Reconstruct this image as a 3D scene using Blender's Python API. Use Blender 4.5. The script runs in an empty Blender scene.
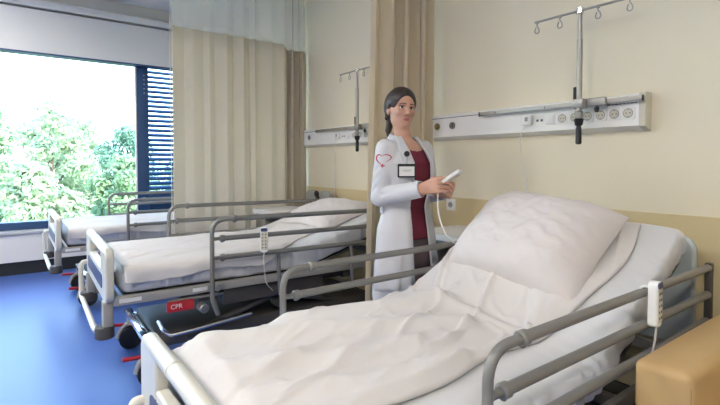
import bpy, bmesh, math, random
import numpy as np
from mathutils import Vector, Matrix, noise

C = bpy.context.scene.collection
R = math.radians
PI = math.pi
random.seed(7)

# ------------------------------------------------------------------ camera
CAM_H = 1.28
cam_data = bpy.data.cameras.new('camera')
cam = bpy.data.objects.new('camera', cam_data)
C.objects.link(cam)
cam.location = (0, 0, CAM_H)
cam.rotation_euler = (R(90 - 1.71), 0, R(53.2))
cam_data.sensor_width = 36.0
cam_data.lens = 468.0 / 720.0 * 36.0
cam_data.shift_y = -25.5 / 720.0
cam_data.clip_start = 0.02
cam_data.clip_end = 300
bpy.context.scene.camera = cam

# ------------------------------------------------------------------ world, sun, exposure
scene = bpy.context.scene
scene.view_settings.view_transform = 'Standard'
scene.view_settings.look = 'None'
scene.view_settings.gamma = 1.0
scene.view_settings.use_curve_mapping = False
scene.view_settings.exposure = 0.33

world = bpy.data.worlds.new('sky')
scene.world = world
world.use_nodes = True
wn = world.node_tree
for n in list(wn.nodes):
    wn.nodes.remove(n)
tc = wn.nodes.new('ShaderNodeTexCoord')
sx = wn.nodes.new('ShaderNodeSeparateXYZ')
rampn = wn.nodes.new('ShaderNodeValToRGB')
rampn.color_ramp.elements[0].position = 0.0
rampn.color_ramp.elements[0].color = (0.72, 0.90, 1.0, 1)
rampn.color_ramp.elements[1].position = 0.7
rampn.color_ramp.elements[1].color = (0.22, 0.48, 1.0, 1)
bg = wn.nodes.new('ShaderNodeBackground')
bg.inputs['Strength'].default_value = 7.0
wo = wn.nodes.new('ShaderNodeOutputWorld')
wn.links.new(tc.outputs['Generated'], sx.inputs[0])
wn.links.new(sx.outputs['Z'], rampn.inputs['Fac'])
wn.links.new(rampn.outputs['Color'], bg.inputs['Color'])
wn.links.new(bg.outputs[0], wo.inputs['Surface'])

sun_d = bpy.data.lights.new('sun', 'SUN')
sun = bpy.data.objects.new('sun', sun_d)
C.objects.link(sun)
sun_d.energy = 12.0
sun_d.angle = R(1.0)
sun_d.color = (1.0, 0.95, 0.85)
sun.rotation_euler = Vector((-0.72, -0.30, -0.62)).to_track_quat('-Z', 'Y').to_euler()

LAMP_W = 55.0          # strength of the ceiling panels
LAMP_COL = (1.0, 0.94, 0.87)

# ------------------------------------------------------------------ helpers
def link(o, parent=None):
    C.objects.link(o)
    if parent is not None:
        o.parent = parent
    return o

def tag(o, label=None, cat=None, group=None, kind=None):
    if label: o['label'] = label
    if cat: o['category'] = cat
    if group: o['group'] = group
    if kind: o['kind'] = kind
    return o

def thing(name, label, cat, loc=(0, 0, 0), rz=0.0, group=None):
    o = bpy.data.objects.new(name, None)
    o.empty_display_size = 0.1
    C.objects.link(o)
    o.location = loc
    o.rotation_euler = (0, 0, rz)
    return tag(o, label, cat, group)

def copy_tree(o, parent=None):
    c = o.copy()
    C.objects.link(c)
    if parent is not None:
        c.parent = parent
    for ch in list(o.children):
        copy_tree(ch, c)
    return c

def mat(name, col, rough=0.5, metal=0.0, bump=0.0, bscale=200.0, var=0.0, vscale=8.0, spec=0.5, sheen=0.0, coat=0.0):
    m = bpy.data.materials.new(name)
    m.use_nodes = True
    nt = m.node_tree
    b = nt.nodes['Principled BSDF']
    b.inputs['Base Color'].default_value = (*col, 1)
    b.inputs['Roughness'].default_value = rough
    b.inputs['Metallic'].default_value = metal
    b.inputs['Specular IOR Level'].default_value = spec
    if sheen: b.inputs['Sheen Weight'].default_value = sheen
    if coat: b.inputs['Coat Weight'].default_value = coat
    t = nt.nodes.new('ShaderNodeTexCoord')
    if var:
        n = nt.nodes.new('ShaderNodeTexNoise')
        n.inputs['Scale'].default_value = vscale
        n.inputs['Detail'].default_value = 5
        nt.links.new(t.outputs['Object'], n.inputs['Vector'])
        mx = nt.nodes.new('ShaderNodeMix')
        mx.data_type = 'RGBA'
        mx.inputs[6].default_value = (*[c * (1 - var) for c in col], 1)
        mx.inputs[7].default_value = (*[min(1, c * (1 + var)) for c in col], 1)
        nt.links.new(n.outputs['Fac'], mx.inputs[0])
        nt.links.new(mx.outputs[2], b.inputs['Base Color'])
    if bump:
        n2 = nt.nodes.new('ShaderNodeTexNoise')
        n2.inputs['Scale'].default_value = bscale
        n2.inputs['Detail'].default_value = 3
        nt.links.new(t.outputs['Object'], n2.inputs['Vector'])
        bp = nt.nodes.new('ShaderNodeBump')
        bp.inputs['Strength'].default_value = bump
        bp.inputs['Distance'].default_value = 0.004
        nt.links.new(n2.outputs['Fac'], bp.inputs['Height'])
        nt.links.new(bp.outputs[0], b.inputs['Normal'])
    return m

M = {}
M['wall'] = mat('wall_paint', (0.80, 0.735, 0.575), 0.75, bump=0.08, bscale=260, var=0.02, vscale=3)
M['wall_cool'] = mat('wall_paint_pale', (0.74, 0.72, 0.67), 0.75, bump=0.08, bscale=260, var=0.02, vscale=3)
M['panel'] = mat('wall_protection_panel', (0.66, 0.55, 0.32), 0.5, bump=0.05, bscale=150, var=0.02, vscale=4)
M['ceil'] = mat('ceiling_paint', (0.80, 0.80, 0.79), 0.9, var=0.02)
M['floor'] = mat('blue_vinyl', (0.066, 0.135, 0.42), 0.36, bump=0.05, bscale=60, var=0.05, vscale=5)
M['frame_dark'] = mat('window_frame_dark', (0.03, 0.075, 0.19), 0.35, spec=0.5)  # dark frame colour with the blue of window glare mixed in
M['white_paint'] = mat('white_lacquer', (0.80, 0.79, 0.77), 0.4, var=0.01)
M['blindbox'] = mat('blind_fabric', (0.72, 0.72, 0.72), 0.8, bump=0.1, bscale=500)
M['sill'] = mat('grey_sill', (0.55, 0.56, 0.57), 0.35, var=0.02)
M['black'] = mat('black_plastic', (0.012, 0.012, 0.013), 0.45)
M['dark'] = mat('dark_grey_plastic', (0.075, 0.068, 0.062), 0.5, bump=0.05)
M['skirt'] = mat('black_skirting', (0.02, 0.02, 0.022), 0.5)
M['cream'] = mat('cream_plastic', (0.63, 0.61, 0.53), 0.32, var=0.015)
M['headb'] = mat('pale_blue_plastic', (0.50, 0.55, 0.55), 0.35, var=0.015)
M['blue'] = mat('navy_panel', (0.035, 0.05, 0.14), 0.4)
M['rail'] = mat('grey_powder_coat', (0.21, 0.205, 0.195), 0.36, metal=0.15, var=0.02)
M['frame'] = mat('grey_bed_frame', (0.33, 0.32, 0.29), 0.4, var=0.02)
M['chrome'] = mat('chrome', (0.75, 0.76, 0.78), 0.14, metal=1.0)
M['steel'] = mat('brushed_steel', (0.40, 0.385, 0.36), 0.45, metal=0.85, bump=0.05, bscale=400)
M['red'] = mat('red_plastic', (0.50, 0.025, 0.035), 0.4)
M['white'] = mat('white_plastic', (0.82, 0.81, 0.79), 0.35)
M['unit'] = mat('white_unit_enamel', (0.86, 0.85, 0.83), 0.35, var=0.01)
M['cap'] = mat('cream_end_cap', (0.60, 0.57, 0.47), 0.4)
M['brass'] = mat('yellow_valve', (0.45, 0.35, 0.08), 0.4, metal=0.4)
M['sheet'] = mat('white_cotton_sheet', (0.64, 0.64, 0.65), 0.85, bump=0.12, bscale=70, sheen=0.15)
M['duvet'] = mat('white_cotton_cover', (0.65, 0.62, 0.60), 0.85, bump=0.15, bscale=55, sheen=0.15)
M['pillow'] = mat('white_pillow_cotton', (0.66, 0.615, 0.60), 0.85, bump=0.12, bscale=60, sheen=0.15)
M['tan'] = mat('tan_vinyl', (0.52, 0.345, 0.15), 0.42, bump=0.12, bscale=160, var=0.04, vscale=12)
M['seam'] = mat('tan_stitching', (0.33, 0.20, 0.07), 0.6)
M['grey'] = mat('light_grey_plastic', (0.36, 0.36, 0.35), 0.45)
M['cord'] = mat('pale_cord', (0.60, 0.58, 0.53), 0.5)
M['skin'] = mat('skin', (0.56, 0.31, 0.22), 0.5, bump=0.03, bscale=300, var=0.06, vscale=30)
M['skin'].node_tree.nodes['Principled BSDF'].inputs['Subsurface Weight'].default_value = 0.08
M['skin'].node_tree.nodes['Principled BSDF'].inputs['Subsurface Radius'].default_value = (0.012, 0.005, 0.003)
M['lip'] = mat('lips', (0.43, 0.12, 0.11), 0.45)
M['hair'] = mat('dark_brown_hair', (0.032, 0.019, 0.014), 0.45, bump=0.9, bscale=1.0)
_nt = M['hair'].node_tree
_mp = _nt.nodes.new('ShaderNodeMapping')
_mp.inputs['Rotation'].default_value = (0, R(25), R(-37))
_mp.inputs['Scale'].default_value = (14, 190, 150)
_tn = [n for n in _nt.nodes if n.type == 'TEX_NOISE'][0]
_nt.links.new([n for n in _nt.nodes if n.type == 'TEX_COORD'][0].outputs['Object'], _mp.inputs['Vector'])
_nt.links.new(_mp.outputs[0], _tn.inputs['Vector'])
M['eye'] = mat('eye_white', (0.75, 0.72, 0.70), 0.2)
M['iris'] = mat('iris_brown', (0.05, 0.03, 0.02), 0.2)
M['coatc'] = mat('white_coat_cotton', (0.62, 0.62, 0.65), 0.85, bump=0.9, bscale=16, sheen=0.1)
M['burg'] = mat('burgundy_cotton', (0.15, 0.014, 0.035), 0.85, bump=0.8, bscale=18)
M['trous'] = mat('mauve_grey_cotton', (0.17, 0.12, 0.13), 0.85, bump=0.15, bscale=120)
M['shoe'] = mat('white_shoe', (0.6, 0.6, 0.6), 0.5)
M['paper'] = mat('paper', (0.78, 0.77, 0.74), 0.7)
M['ink'] = mat('ink', (0.12, 0.12, 0.13), 0.6)
M['pink'] = mat('red_print', (0.52, 0.05, 0.09), 0.7)
M['bark'] = mat('bark', (0.12, 0.085, 0.06), 0.9, bump=0.6, bscale=20)
M['grass'] = mat('grass_ground', (0.13, 0.22, 0.07), 0.95, var=0.3, vscale=0.6)

def emit_mat(name, col, s):
    m = bpy.data.materials.new(name)
    m.use_nodes = True
    nt = m.node_tree
    nt.nodes.remove(nt.nodes['Principled BSDF'])
    e = nt.nodes.new('ShaderNodeEmission')
    e.inputs[0].default_value = (*col, 1)
    e.inputs[1].default_value = s
    nt.links.new(e.outputs[0], nt.nodes['Material Output'].inputs[0])
    return m
M['lamp'] = emit_mat('lamp_diffuser', LAMP_COL, LAMP_W)

def glass_mat():
    m = bpy.data.materials.new('window_glass')
    m.use_nodes = True
    nt = m.node_tree
    nt.nodes.remove(nt.nodes['Principled BSDF'])
    tr = nt.nodes.new('ShaderNodeBsdfTransparent')
    tr.inputs[0].default_value = (0.93, 0.98, 0.98, 1)
    gl = nt.nodes.new('ShaderNodeBsdfGlossy')
    gl.inputs['Roughness'].default_value = 0.02
    fr = nt.nodes.new('ShaderNodeFresnel')
    fr.inputs[0].default_value = 1.25
    mx = nt.nodes.new('ShaderNodeMixShader')
    nt.links.new(fr.outputs[0], mx.inputs[0])
    nt.links.new(tr.outputs[0], mx.inputs[1])
    nt.links.new(gl.outputs[0], mx.inputs[2])
    nt.links.new(mx.outputs[0], nt.nodes['Material Output'].inputs[0])
    return m
M['glass'] = glass_mat()

def cloth_mat(name, col, trans=0.25, weave=900.0, hole=0.0):
    m = bpy.data.materials.new(name)
    m.use_nodes = True
    nt = m.node_tree
    nt.nodes.remove(nt.nodes['Principled BSDF'])
    d = nt.nodes.new('ShaderNodeBsdfDiffuse')
    d.inputs[0].default_value = (*col, 1)
    t = nt.nodes.new('ShaderNodeBsdfTranslucent')
    t.inputs[0].default_value = (*col, 1)
    mx = nt.nodes.new('ShaderNodeMixShader')
    mx.inputs[0].default_value = trans
    nt.links.new(d.outputs[0], mx.inputs[1])
    nt.links.new(t.outputs[0], mx.inputs[2])
    out = mx
    tcn = nt.nodes.new('ShaderNodeTexCoord')
    no = nt.nodes.new('ShaderNodeTexNoise')
    no.inputs['Scale'].default_value = weave
    bp = nt.nodes.new('ShaderNodeBump')
    bp.inputs['Strength'].default_value = 0.1
    bp.inputs['Distance'].default_value = 0.002
    nt.links.new(tcn.outputs['Object'], no.inputs['Vector'])
    nt.links.new(no.outputs['Fac'], bp.inputs['Height'])
    nt.links.new(bp.outputs[0], d.inputs['Normal'])
    if hole:
        tr = nt.nodes.new('ShaderNodeBsdfTransparent')
        m2 = nt.nodes.new('ShaderNodeMixShader')
        m2.inputs[0].default_value = hole
        nt.links.new(mx.outputs[0], m2.inputs[1])
        nt.links.new(tr.outputs[0], m2.inputs[2])
        out = m2
    nt.links.new(out.outputs[0], nt.nodes['Material Output'].inputs[0])
    return m
M['curtain'] = cloth_mat('beige_curtain_cloth', (0.85, 0.785, 0.67), 0.38)
M['curtain_tan'] = cloth_mat('tan_curtain_cloth', (0.80, 0.70, 0.53), 0.3)
M['curtain_dk'] = cloth_mat('taupe_curtain_cloth', (0.68, 0.60, 0.48), 0.2)  # darker cloth colour carries the shade of the bunched folds
M['net'] = cloth_mat('white_net', (0.86, 0.84, 0.80), 0.4, hole=0.55)
M['leaf'] = [cloth_mat('leaf_green_a', (0.33, 0.42, 0.23), 0.4), cloth_mat('leaf_green_b', (0.45, 0.50, 0.31), 0.4),
             cloth_mat('leaf_green_c', (0.22, 0.33, 0.22), 0.4)]

class MB:
    """collects solids into one mesh"""
    def __init__(self):
        self.bm = bmesh.new()
    def box(self, c, s, bev=0.0, rot=None, seg=2):
        r = bmesh.ops.create_cube(self.bm, size=1.0)
        vs = r['verts']
        for v in vs:
            v.co = Vector((v.co.x * s[0], v.co.y * s[1], v.co.z * s[2]))
        if bev:
            es = list({e for v in vs for e in v.link_edges})
            rr = bmesh.ops.bevel(self.bm, geom=es, offset=min(bev, 0.49 * min(s)), segments=seg, affect='EDGES', profile=0.5)
            vs = list({v for f in rr['faces'] for v in f.verts} | {v for v in vs if v.is_valid})
        mtx = Matrix.Translation(Vector(c)) @ (rot.to_4x4() if rot is not None else Matrix.Identity(4))
        for v in vs:
            v.co = mtx @ v.co
        return self
    def tube(self, pts, r, seg=12, closed=False, cap=True):
        pts = [Vector(p) for p in pts]
        n = len(pts)
        rs = r if isinstance(r, (list, tuple)) else [r] * n
        rings = []
        prev = None
        for i, p in enumerate(pts):
            if closed:
                t = (pts[(i + 1) % n] - pts[i - 1]).normalized()
            else:
                a = pts[max(i - 1, 0)]; b = pts[min(i + 1, n - 1)]
                t = (b - a).normalized()
            if prev is None:
                up = Vector((0, 0, 1)) if abs(t.z) < 0.9 else Vector((1, 0, 0))
                u = t.cross(up).normalized()
            else:
                u = (prev - t * prev.dot(t))
                u = u.normalized() if u.length > 1e-6 else t.orthogonal().normalized()
            prev = u
            w = t.cross(u)
            rings.append([self.bm.verts.new(p + (u * math.cos(2 * PI * k / seg) + w * math.sin(2 * PI * k / seg)) * rs[i]) for k in range(seg)])
        m = n if closed else n - 1
        for i in range(m):
            a = rings[i]; b = rings[(i + 1) % n]
            for k in range(seg):
                self.bm.faces.new((a[k], a[(k + 1) % seg], b[(k + 1) % seg], b[k]))
        if cap and not closed:
            self.bm.faces.new(rings[0][::-1]); self.bm.faces.new(rings[-1])
        return self
    def cyl(self, p0, p1, r0, r1=None, seg=20):
        r1 = r0 if r1 is None else r1
        p0 = Vector(p0); p1 = Vector(p1)
        e = min(0.15 * (p1 - p0).length, 0.2 * min(r0, r1), 0.004)
        d = (p1 - p0).normalized() * e
        return self.tube([p0, p0 + d, p1 - d, p1], [r0 - e, r0, r1, r1 - e], seg)
    def prism(self, outline, axis, a, b):
        """outline: 2-D points; axis: which coordinate runs a..b"""
        def P(p, w):
            if axis == 'y': return Vector((p[0], w, p[1]))
            if axis == 'x': return Vector((w, p[0], p[1]))
            return Vector((p[0], p[1], w))
        A = [self.bm.verts.new(P(p, a)) for p in outline]
        B = [self.bm.verts.new(P(p, b)) for p in outline]
        n = len(outline)
        self.bm.faces.new(A); self.bm.faces.new(B[::-1])
        for i in range(n):
            self.bm.faces.new((A[i], B[i], B[(i + 1) % n], A[(i + 1) % n]))
        return self
    def ball(self, c, r, sub=3, sc=(1, 1, 1)):
        rr = bmesh.ops.create_icosphere(self.bm, subdivisions=sub, radius=1.0)
        for v in rr['verts']:
            v.co = Vector((c[0] + v.co.x * r * sc[0], c[1] + v.co.y * r * sc[1], c[2] + v.co.z * r * sc[2]))
        return self
    def quad(self, a, b, c, d):
        self.bm.faces.new([self.bm.verts.new(Vector(p)) for p in (a, b, c, d)])
        return self
    def build(self, name, m, parent=None, smooth=True, angle=35):
        bmesh.ops.recalc_face_normals(self.bm, faces=self.bm.faces[:])
        me = bpy.data.meshes.new(name)
        self.bm.to_mesh(me)
        self.bm.free()
        me.materials.append(M[m] if isinstance(m, str) else m)
        if smooth:
            me.shade_smooth() if hasattr(me, 'shade_smooth') else None
            me.set_sharp_from_angle(angle=R(angle))
        o = bpy.data.objects.new(name, me)
        return link(o, parent)

def grid_mesh(name, P, m, parent=None, closed_u=False, caps=False, thick=0.0):
    """P: array [nu][nv][3]"""
    P = np.asarray(P, dtype=float)
    nu, nv = P.shape[:2]
    vs = P.reshape(-1, 3).tolist()
    fs = []
    for i in range(nu - 1):
        for j in range(nv if closed_u else nv - 1):
            j2 = (j + 1) % nv
            fs.append((i * nv + j, i * nv + j2, (i + 1) * nv + j2, (i + 1) * nv + j))
    if caps:
        fs.append(tuple(range(nv))[::-1])
        fs.append(tuple((nu - 1) * nv + j for j in range(nv)))
    me = bpy.data.meshes.new(name)
    me.from_pydata(vs, [], fs)
    bm = bmesh.new(); bm.from_mesh(me)
    bmesh.ops.recalc_face_normals(bm, faces=bm.faces[:])
    bm.to_mesh(me); bm.free()
    me.shade_smooth()
    me.materials.append(M[m] if isinstance(m, str) else m)
    o = bpy.data.objects.new(name, me)
    link(o, parent)
    if thick:
        md = o.modifiers.new('thickness', 'SOLIDIFY')
        md.thickness = thick
        md.offset = 0
    return o

def fillet(pts, r, n=6):
    """round the inner corners of a polyline"""
    pts = [Vector(p) for p in pts]
    out = [pts[0]]
    for i in range(1, len(pts) - 1):
        p = pts[i]
        a = (pts[i - 1] - p); b = (pts[i + 1] - p)
        ra = min(r, a.length * 0.49); rb = min(r, b.length * 0.49)
        q0 = p + a.normalized() * ra; q1 = p + b.normalized() * rb
        for k in range(n + 1):
            t = k / n
            out.append(q0 * (1 - t) ** 2 + p * 2 * t * (1 - t) + q1 * t ** 2)
    out.append(pts[-1])
    return out

def smooth_path(pts, n=8):
    """Catmull-Rom through the points"""
    pts = [Vector(p) for p in pts]
    ext = [pts[0] * 2 - pts[1]] + pts + [pts[-1] * 2 - pts[-2]]
    out = []
    for i in range(1, len(ext) - 2):
        p0, p1, p2, p3 = ext[i - 1:i + 3]
        for k in range(n):
            t = k / n
            out.append(0.5 * ((2 * p1) + (p2 - p0) * t + (2 * p0 - 5 * p1 + 4 * p2 - p3) * t * t + (3 * p1 - p0 - 3 * p2 + p3) * t ** 3))
    out.append(pts[-1])
    return out

def rrect(x0, x1, z0, z1, r, n=5, corners=(1, 1, 1, 1)):
    """rounded rectangle outline, corners in order: x0z0, x1z0, x1z1, x0z1"""
    out = []
    for (cx, cz, a0, on) in ((x0, z0, 180, corners[0]), (x1, z0, 270, corners[1]), (x1, z1, 0, corners[2]), (x0, z1, 90, corners[3])):
        rr = r if on else 0.0
        mx = cx + (rr if cx == x0 else -rr); mz = cz + (rr if cz == z0 else -rr)
        if not on:
            out.append((cx, cz)); continue
        for k in range(n + 1):
            a = R(a0 + 90 * k / n)
            out.append((mx + rr * math.cos(a), mz + rr * math.sin(a)))
    return out

def text_mesh(name, s, size, m, mtx, parent=None, ext=0.0006):
    cu = bpy.data.curves.new(name, 'FONT')
    cu.body = s
    cu.size = size
    cu.extrude = ext
    cu.align_x = 'CENTER'; cu.align_y = 'CENTER'
    cu.resolution_u = 3
    tmp = bpy.data.objects.new(name + '_tmp', cu)
    C.objects.link(tmp)
    dg = bpy.context.evaluated_depsgraph_get()
    me = bpy.data.meshes.new_from_object(tmp.evaluated_get(dg))
    bpy.data.objects.remove(tmp)
    me.name = name
    me.materials.clear()
    me.materials.append(M[m])
    me.transform(mtx)
    return link(bpy.data.objects.new(name, me), parent)

def fbm(x, y, z=0.0, o=3):
    return noise.fractal(Vector((x, y, z)), 1.0, 2.0, o)

def sstep(a, b, x):
    t = min(1.0, max(0.0, (x - a) / (b - a)))
    return t * t * (3 - 2 * t)

# ================================================================== SETTING
XW, XE, YS, YN, ZC = -6.75, 2.6, -4.2, 2.6, 3.35
def struct(o):
    o['kind'] = 'structure'
    return o

struct(MB().box(((XW + XE) / 2, (YS + YN) / 2, -0.06), (XE - XW + 0.6, YN - YS + 0.6, 0.12)).build('floor', 'floor', smooth=False))
struct(MB().box(((XW + XE) / 2, (YS + YN) / 2, ZC + 0.06), (XE - XW + 0.6, YN - YS + 0.6, 0.12)).build('ceiling', 'ceil', smooth=False))
struct(MB().box(((XW + XE) / 2, YN + 0.1, ZC / 2), (XE - XW + 0.4, 0.2, ZC)).build('wall_right', 'wall', smooth=False))
struct(MB().box(((XW + XE) / 2, YS - 0.1, ZC / 2), (XE - XW + 0.4, 0.2, ZC)).build('wall_left', 'wall', smooth=False))
struct(MB().box((XE + 0.1, (YS + YN) / 2, ZC / 2), (0.2, YN - YS, ZC)).build('wall_back', 'wall', smooth=False))
WZ0, WZ1, WY0, WY1 = 0.50, 2.66, -3.6, 2.3
w = MB()
w.box((XW - 0.1, (YS + YN) / 2, WZ0 / 2), (0.2, YN - YS, WZ0))
w.box((XW - 0.1, (YS + YN) / 2, (WZ1 + ZC) / 2), (0.2, YN - YS, ZC - WZ1))
w.box((XW - 0.1, (YS + WY0) / 2, (WZ0 + WZ1) / 2), (0.2, WY0 - YS, WZ1 - WZ0))
w.box((XW - 0.1, (YN + WY1) / 2, (WZ0 + WZ1) / 2), (0.2, YN - WY1, WZ1 - WZ0))
struct(w.build('wall_window', 'wall_cool', smooth=False))

# wall protection panel along the bed-head wall
struct(MB().box(((XW + XE) / 2, YN - 0.004, 0.57), (XE - XW, 0.008, 0.92), 0.002).build('trim_1', 'panel', smooth=False))
struct(MB().box(((XW + XE) / 2, YN - 0.008, 0.055), (XE - XW, 0.016, 0.11), 0.003).build('baseboard_right', 'skirt', smooth=False))

# ---- window
win = struct(thing('window_1', None, None, (XW, 0, 0)))
f = MB()
f.box((-0.03, (WY0 + WY1) / 2, WZ0 + 0.045), (0.12, WY1 - WY0, 0.09), 0.006)
f.box((-0.03, (WY0 + WY1) / 2, WZ1 - 0.03), (0.12, WY1 - WY0, 0.06), 0.006)
f.box((-0.03, WY0 + 0.03, (WZ0 + WZ1) / 2), (0.12, 0.06, WZ1 - WZ0), 0.006)
f.box((-0.03, WY1 - 0.03, (WZ0 + WZ1) / 2), (0.12, 0.06, WZ1 - WZ0), 0.006)
f.build('window_frame', 'frame_dark', win)
MB().box((-0.03, 1.425, (WZ0 + WZ1) / 2), (0.13, 0.145, WZ1 - WZ0 - 0.02), 0.006).build('mullion', 'frame_dark', win)
MB().box((-0.03, -1.75, (WZ0 + WZ1) / 2), (0.13, 0.10, WZ1 - WZ0 - 0.02), 0.006).build('mullion', 'frame_dark', win)
MB().box((0.02, 1.342, (WZ0 + WZ1) / 2), (0.05, 0.016, WZ1 - WZ0 - 0.16), 0.003).build('glazing_bead', 'white_paint', win)
for (a, b) in ((WY0 + 0.05, -1.79), (-1.71, 1.385), (1.49, WY1 - 0.05)):
    MB().box((-0.045, (a + b) / 2, (WZ0 + WZ1) / 2), (0.008, b - a, WZ1 - WZ0 - 0.13)).build('pane', 'glass', win, smooth=False)
MB().box((-0.115, (1.50 + WY1) / 2, 0.72), (0.03, WY1 - 1.50 - 0.05, 0.27), 0.004).build('spandrel_panel', 'frame_dark', win)
h = MB()
for k in range(5):
    h.cyl((0.034, 1.445, 2.44 - k * 0.058), (0.042, 1.445, 2.44 - k * 0.058), 0.006, seg=10)
h.build('vent_studs', 'white', win)

# fixed sun-louvre screen outside the narrow pane
lv = thing('louvre_screen', 'dark blue horizontal slat louvre screen outside the narrow window beside the long beige curtain', 'louvre', (XW - 0.27, (1.46 + 2.34) / 2, 0.83))
for sgn in (-1, 1):
    MB().box((0, sgn * 0.435, 0.92), (0.06, 0.03, 1.86), 0.004).build('louvre_stile', 'frame_dark', lv)
nsl = 27
for k in range(nsl):
    z = 0.03 + k * 0.0675
    MB().box((0, 0, z), (0.075, 0.85, 0.010), 0.003, rot=Matrix.Rotation(R(40), 3, 'Y')).build('slat', 'frame_dark', lv)

# blind box, cornice, sill, convector casing
struct(MB().box((XW + 0.075, (YS + YN) / 2, 2.805), (0.15, YN - YS - 0.01, 0.49), 0.004).build('trim_2', 'blindbox', smooth=False))
struct(MB().box((XW + 0.07, (YS + YN) / 2, 2.553), (0.16, YN - YS - 0.01, 0.02), 0.003).build('trim_3', 'frame_dark', smooth=False))
struct(MB().box((XW + 0.06, (YS + YN) / 2, 3.125), (0.16, YN - YS - 0.01, 0.09), 0.01).build('trim_4', 'blindbox', smooth=False))
struct(MB().box((XW + 0.07, (YS + YN) / 2, 0.482), (0.22, YN - YS - 0.01, 0.035), 0.006).build('trim_5', 'sill', smooth=False))
cv = struct(MB().box((XW + 0.085, (YS + YN) / 2, 0.305), (0.15, YN - YS - 0.01, 0.31), 0.004).build('trim_6', 'white_paint', smooth=False))
struct(MB().box((XW + 0.07, (YS + YN) / 2, 0.075), (0.13, YN - YS - 0.01, 0.15), 0.002).build('baseboard_window', 'skirt', smooth=False))

# ceiling lamps
lamp_spots = [(-5.2, -0.9), (-3.0, -1.9), (-0.8, -2.0), (1.2, -0.6)]  # first panel is added, unseen, to brighten the window end
lamp_words = ['by the big window facing the farthest bed', 'over the aisle facing the middle bed', 'over the aisle facing the nearest bed', 'over the aisle past the tan armchair']
for (lx, ly), wd in zip(lamp_spots, lamp_words):
    t = thing('ceiling_light', 'square white recessed ceiling light panel ' + wd, 'ceiling light', (lx, ly, ZC - 0.02), group='ceiling light panels')
    fr = MB()
    for s in (-1, 1):
        fr.box((s * 0.315, 0, 0), (0.03, 0.66, 0.04), 0.004); fr.box((0, s * 0.315, 0), (0.66, 0.03, 0.04), 0.004)
    fr.build('frame', 'white_paint', t)
    MB().box((0, 0, 0.006), (0.6, 0.6, 0.012)).build('diffuser', 'lamp', t, smooth=False)

# slot diffuser in the ceiling behind the net
t = thing('ceiling_vent', 'long grey slot air vent in the ceiling seen through the white net', 'vent', (-5.2, 2.0, ZC - 0.012))
MB().box((0, 0, 0.004), (0.95, 0.10, 0.016), 0.003).build('vent_frame', 'grey', t)
v = MB()
for k in (-1, 1): v.box((0, k * 0.02, -0.006), (0.9, 0.012, 0.008))
v.build('slot', 'black', t)

# portal for the daylight
pd = bpy.data.lights.new('window_daylight', 'AREA')
pd.shape = 'RECTANGLE'; pd.size = WY1 - WY0; pd.size_y = WZ1 - WZ0
pd.cycles.is_portal = True
po = bpy.data.objects.new('window_daylight', pd)
C.objects.link(po)
po.location = (XW - 0.3, (WY0 + WY1) / 2, (WZ0 + WZ1) / 2)
po.rotation_euler = Vector((1, 0, 0)).to_track_quat('-Z', 'Z').to_euler()

# ---- outdoors
GZ = -3.6
gm = MB(); gm.box((-45, 5, GZ - 0.1), (77, 120, 0.2))
struct(gm.build('ground', 'grass', smooth=False))

def leaf_cloud(name, blobs, n, size, m, parent, seed):
    rnd = random.Random(seed)
    vs, fs = [], []
    tot = sum(b[3] ** 2 for b in blobs)
    for b in blobs:
        k = int(n * b[3] ** 2 / tot)
        for _ in range(k):
            d = Vector((rnd.gauss(0, 1), rnd.gauss(0, 1), rnd.gauss(0, 1))).normalized()
            rr = b[3] * (rnd.random() ** 0.45) * (0.82 + 0.3 * noise.noise(d * 2.3 + Vector((b[0], b[1], b[2]))))
            p = Vector(b[:3]) + Vector((d.x * rr, d.y * rr, d.z * rr * 0.9))
            nrm = (d + Vector((rnd.uniform(-1, 1), rnd.uniform(-1, 1), rnd.uniform(-0.4, 1.2)))).normalized()
            u = nrm.orthogonal().normalized()
            u.rotate(Matrix.Rotation(rnd.random() * 2 * PI, 3, nrm))
            w_ = nrm.cross(u)
            s = size * rnd.uniform(0.6, 1.25)
            i0 = len(vs)
            vs += [tuple(p - u * s), tuple(p + w_ * s * 0.45 + nrm * s * 0.15), tuple(p + u * s), tuple(p - w_ * s * 0.45 + nrm * s * 0.15)]
            fs.append((i0, i0 + 1, i0 + 2, i0 + 3))
    me = bpy.data.meshes.new(name)
    me.from_pydata(vs, [], fs)
    me.materials.append(m)
    return link(bpy.data.objects.new(name, me), parent)

def make_tree(label, x, y, top, spread, seed, leaf, n=7500, size=0.115):
    rnd = random.Random(seed)
    t = thing('tree', label, 'tree', (x, y, GZ), group='trees outside the window')
    H = top - GZ
    tr = MB()
    trunk = [(0, 0, 0), (0.06, 0.04, H * 0.25), (-0.05, 0.1, H * 0.5), (0.05, 0.0, H * 0.85)]
    tr.tube(smooth_path(trunk, 5), [0.17 - 0.14 * i / 15 for i in range(16)], 8)
    tr.build('trunk', 'bark', t)
    blobs = []
    for k in range(15):
        a = k * 2.4 + rnd.random()
        zz = H * (0.28 + 0.62 * (k + rnd.random() * 0.6) / 15)
        wdt = spread * (1.0 - 0.55 * max(0, zz / H - 0.5) / 0.5)
        r0 = wdt * rnd.uniform(0.25, 0.75)
        br = rnd.uniform(0.36, 0.5) * spread * (1.1 - 0.5 * zz / H)
        bx, by = r0 * math.cos(a), r0 * math.sin(a)
        blobs.append((bx, by, zz, br))
        z0 = max(0.1 * H, zz - r0 * 0.8)
        MB().tube([(0, 0, z0), (bx * 0.5, by * 0.5, zz - r0 * 0.2), (bx, by, zz + 0.1)], [0.05, 0.035, 0.012], 6).build('branch', 'bark', t)
    blobs.append((0, 0, H - spread * 0.28, spread * 0.3))
    leaf_cloud('foliage', blobs, n, size, leaf, t, seed + 50)
    return t
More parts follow.
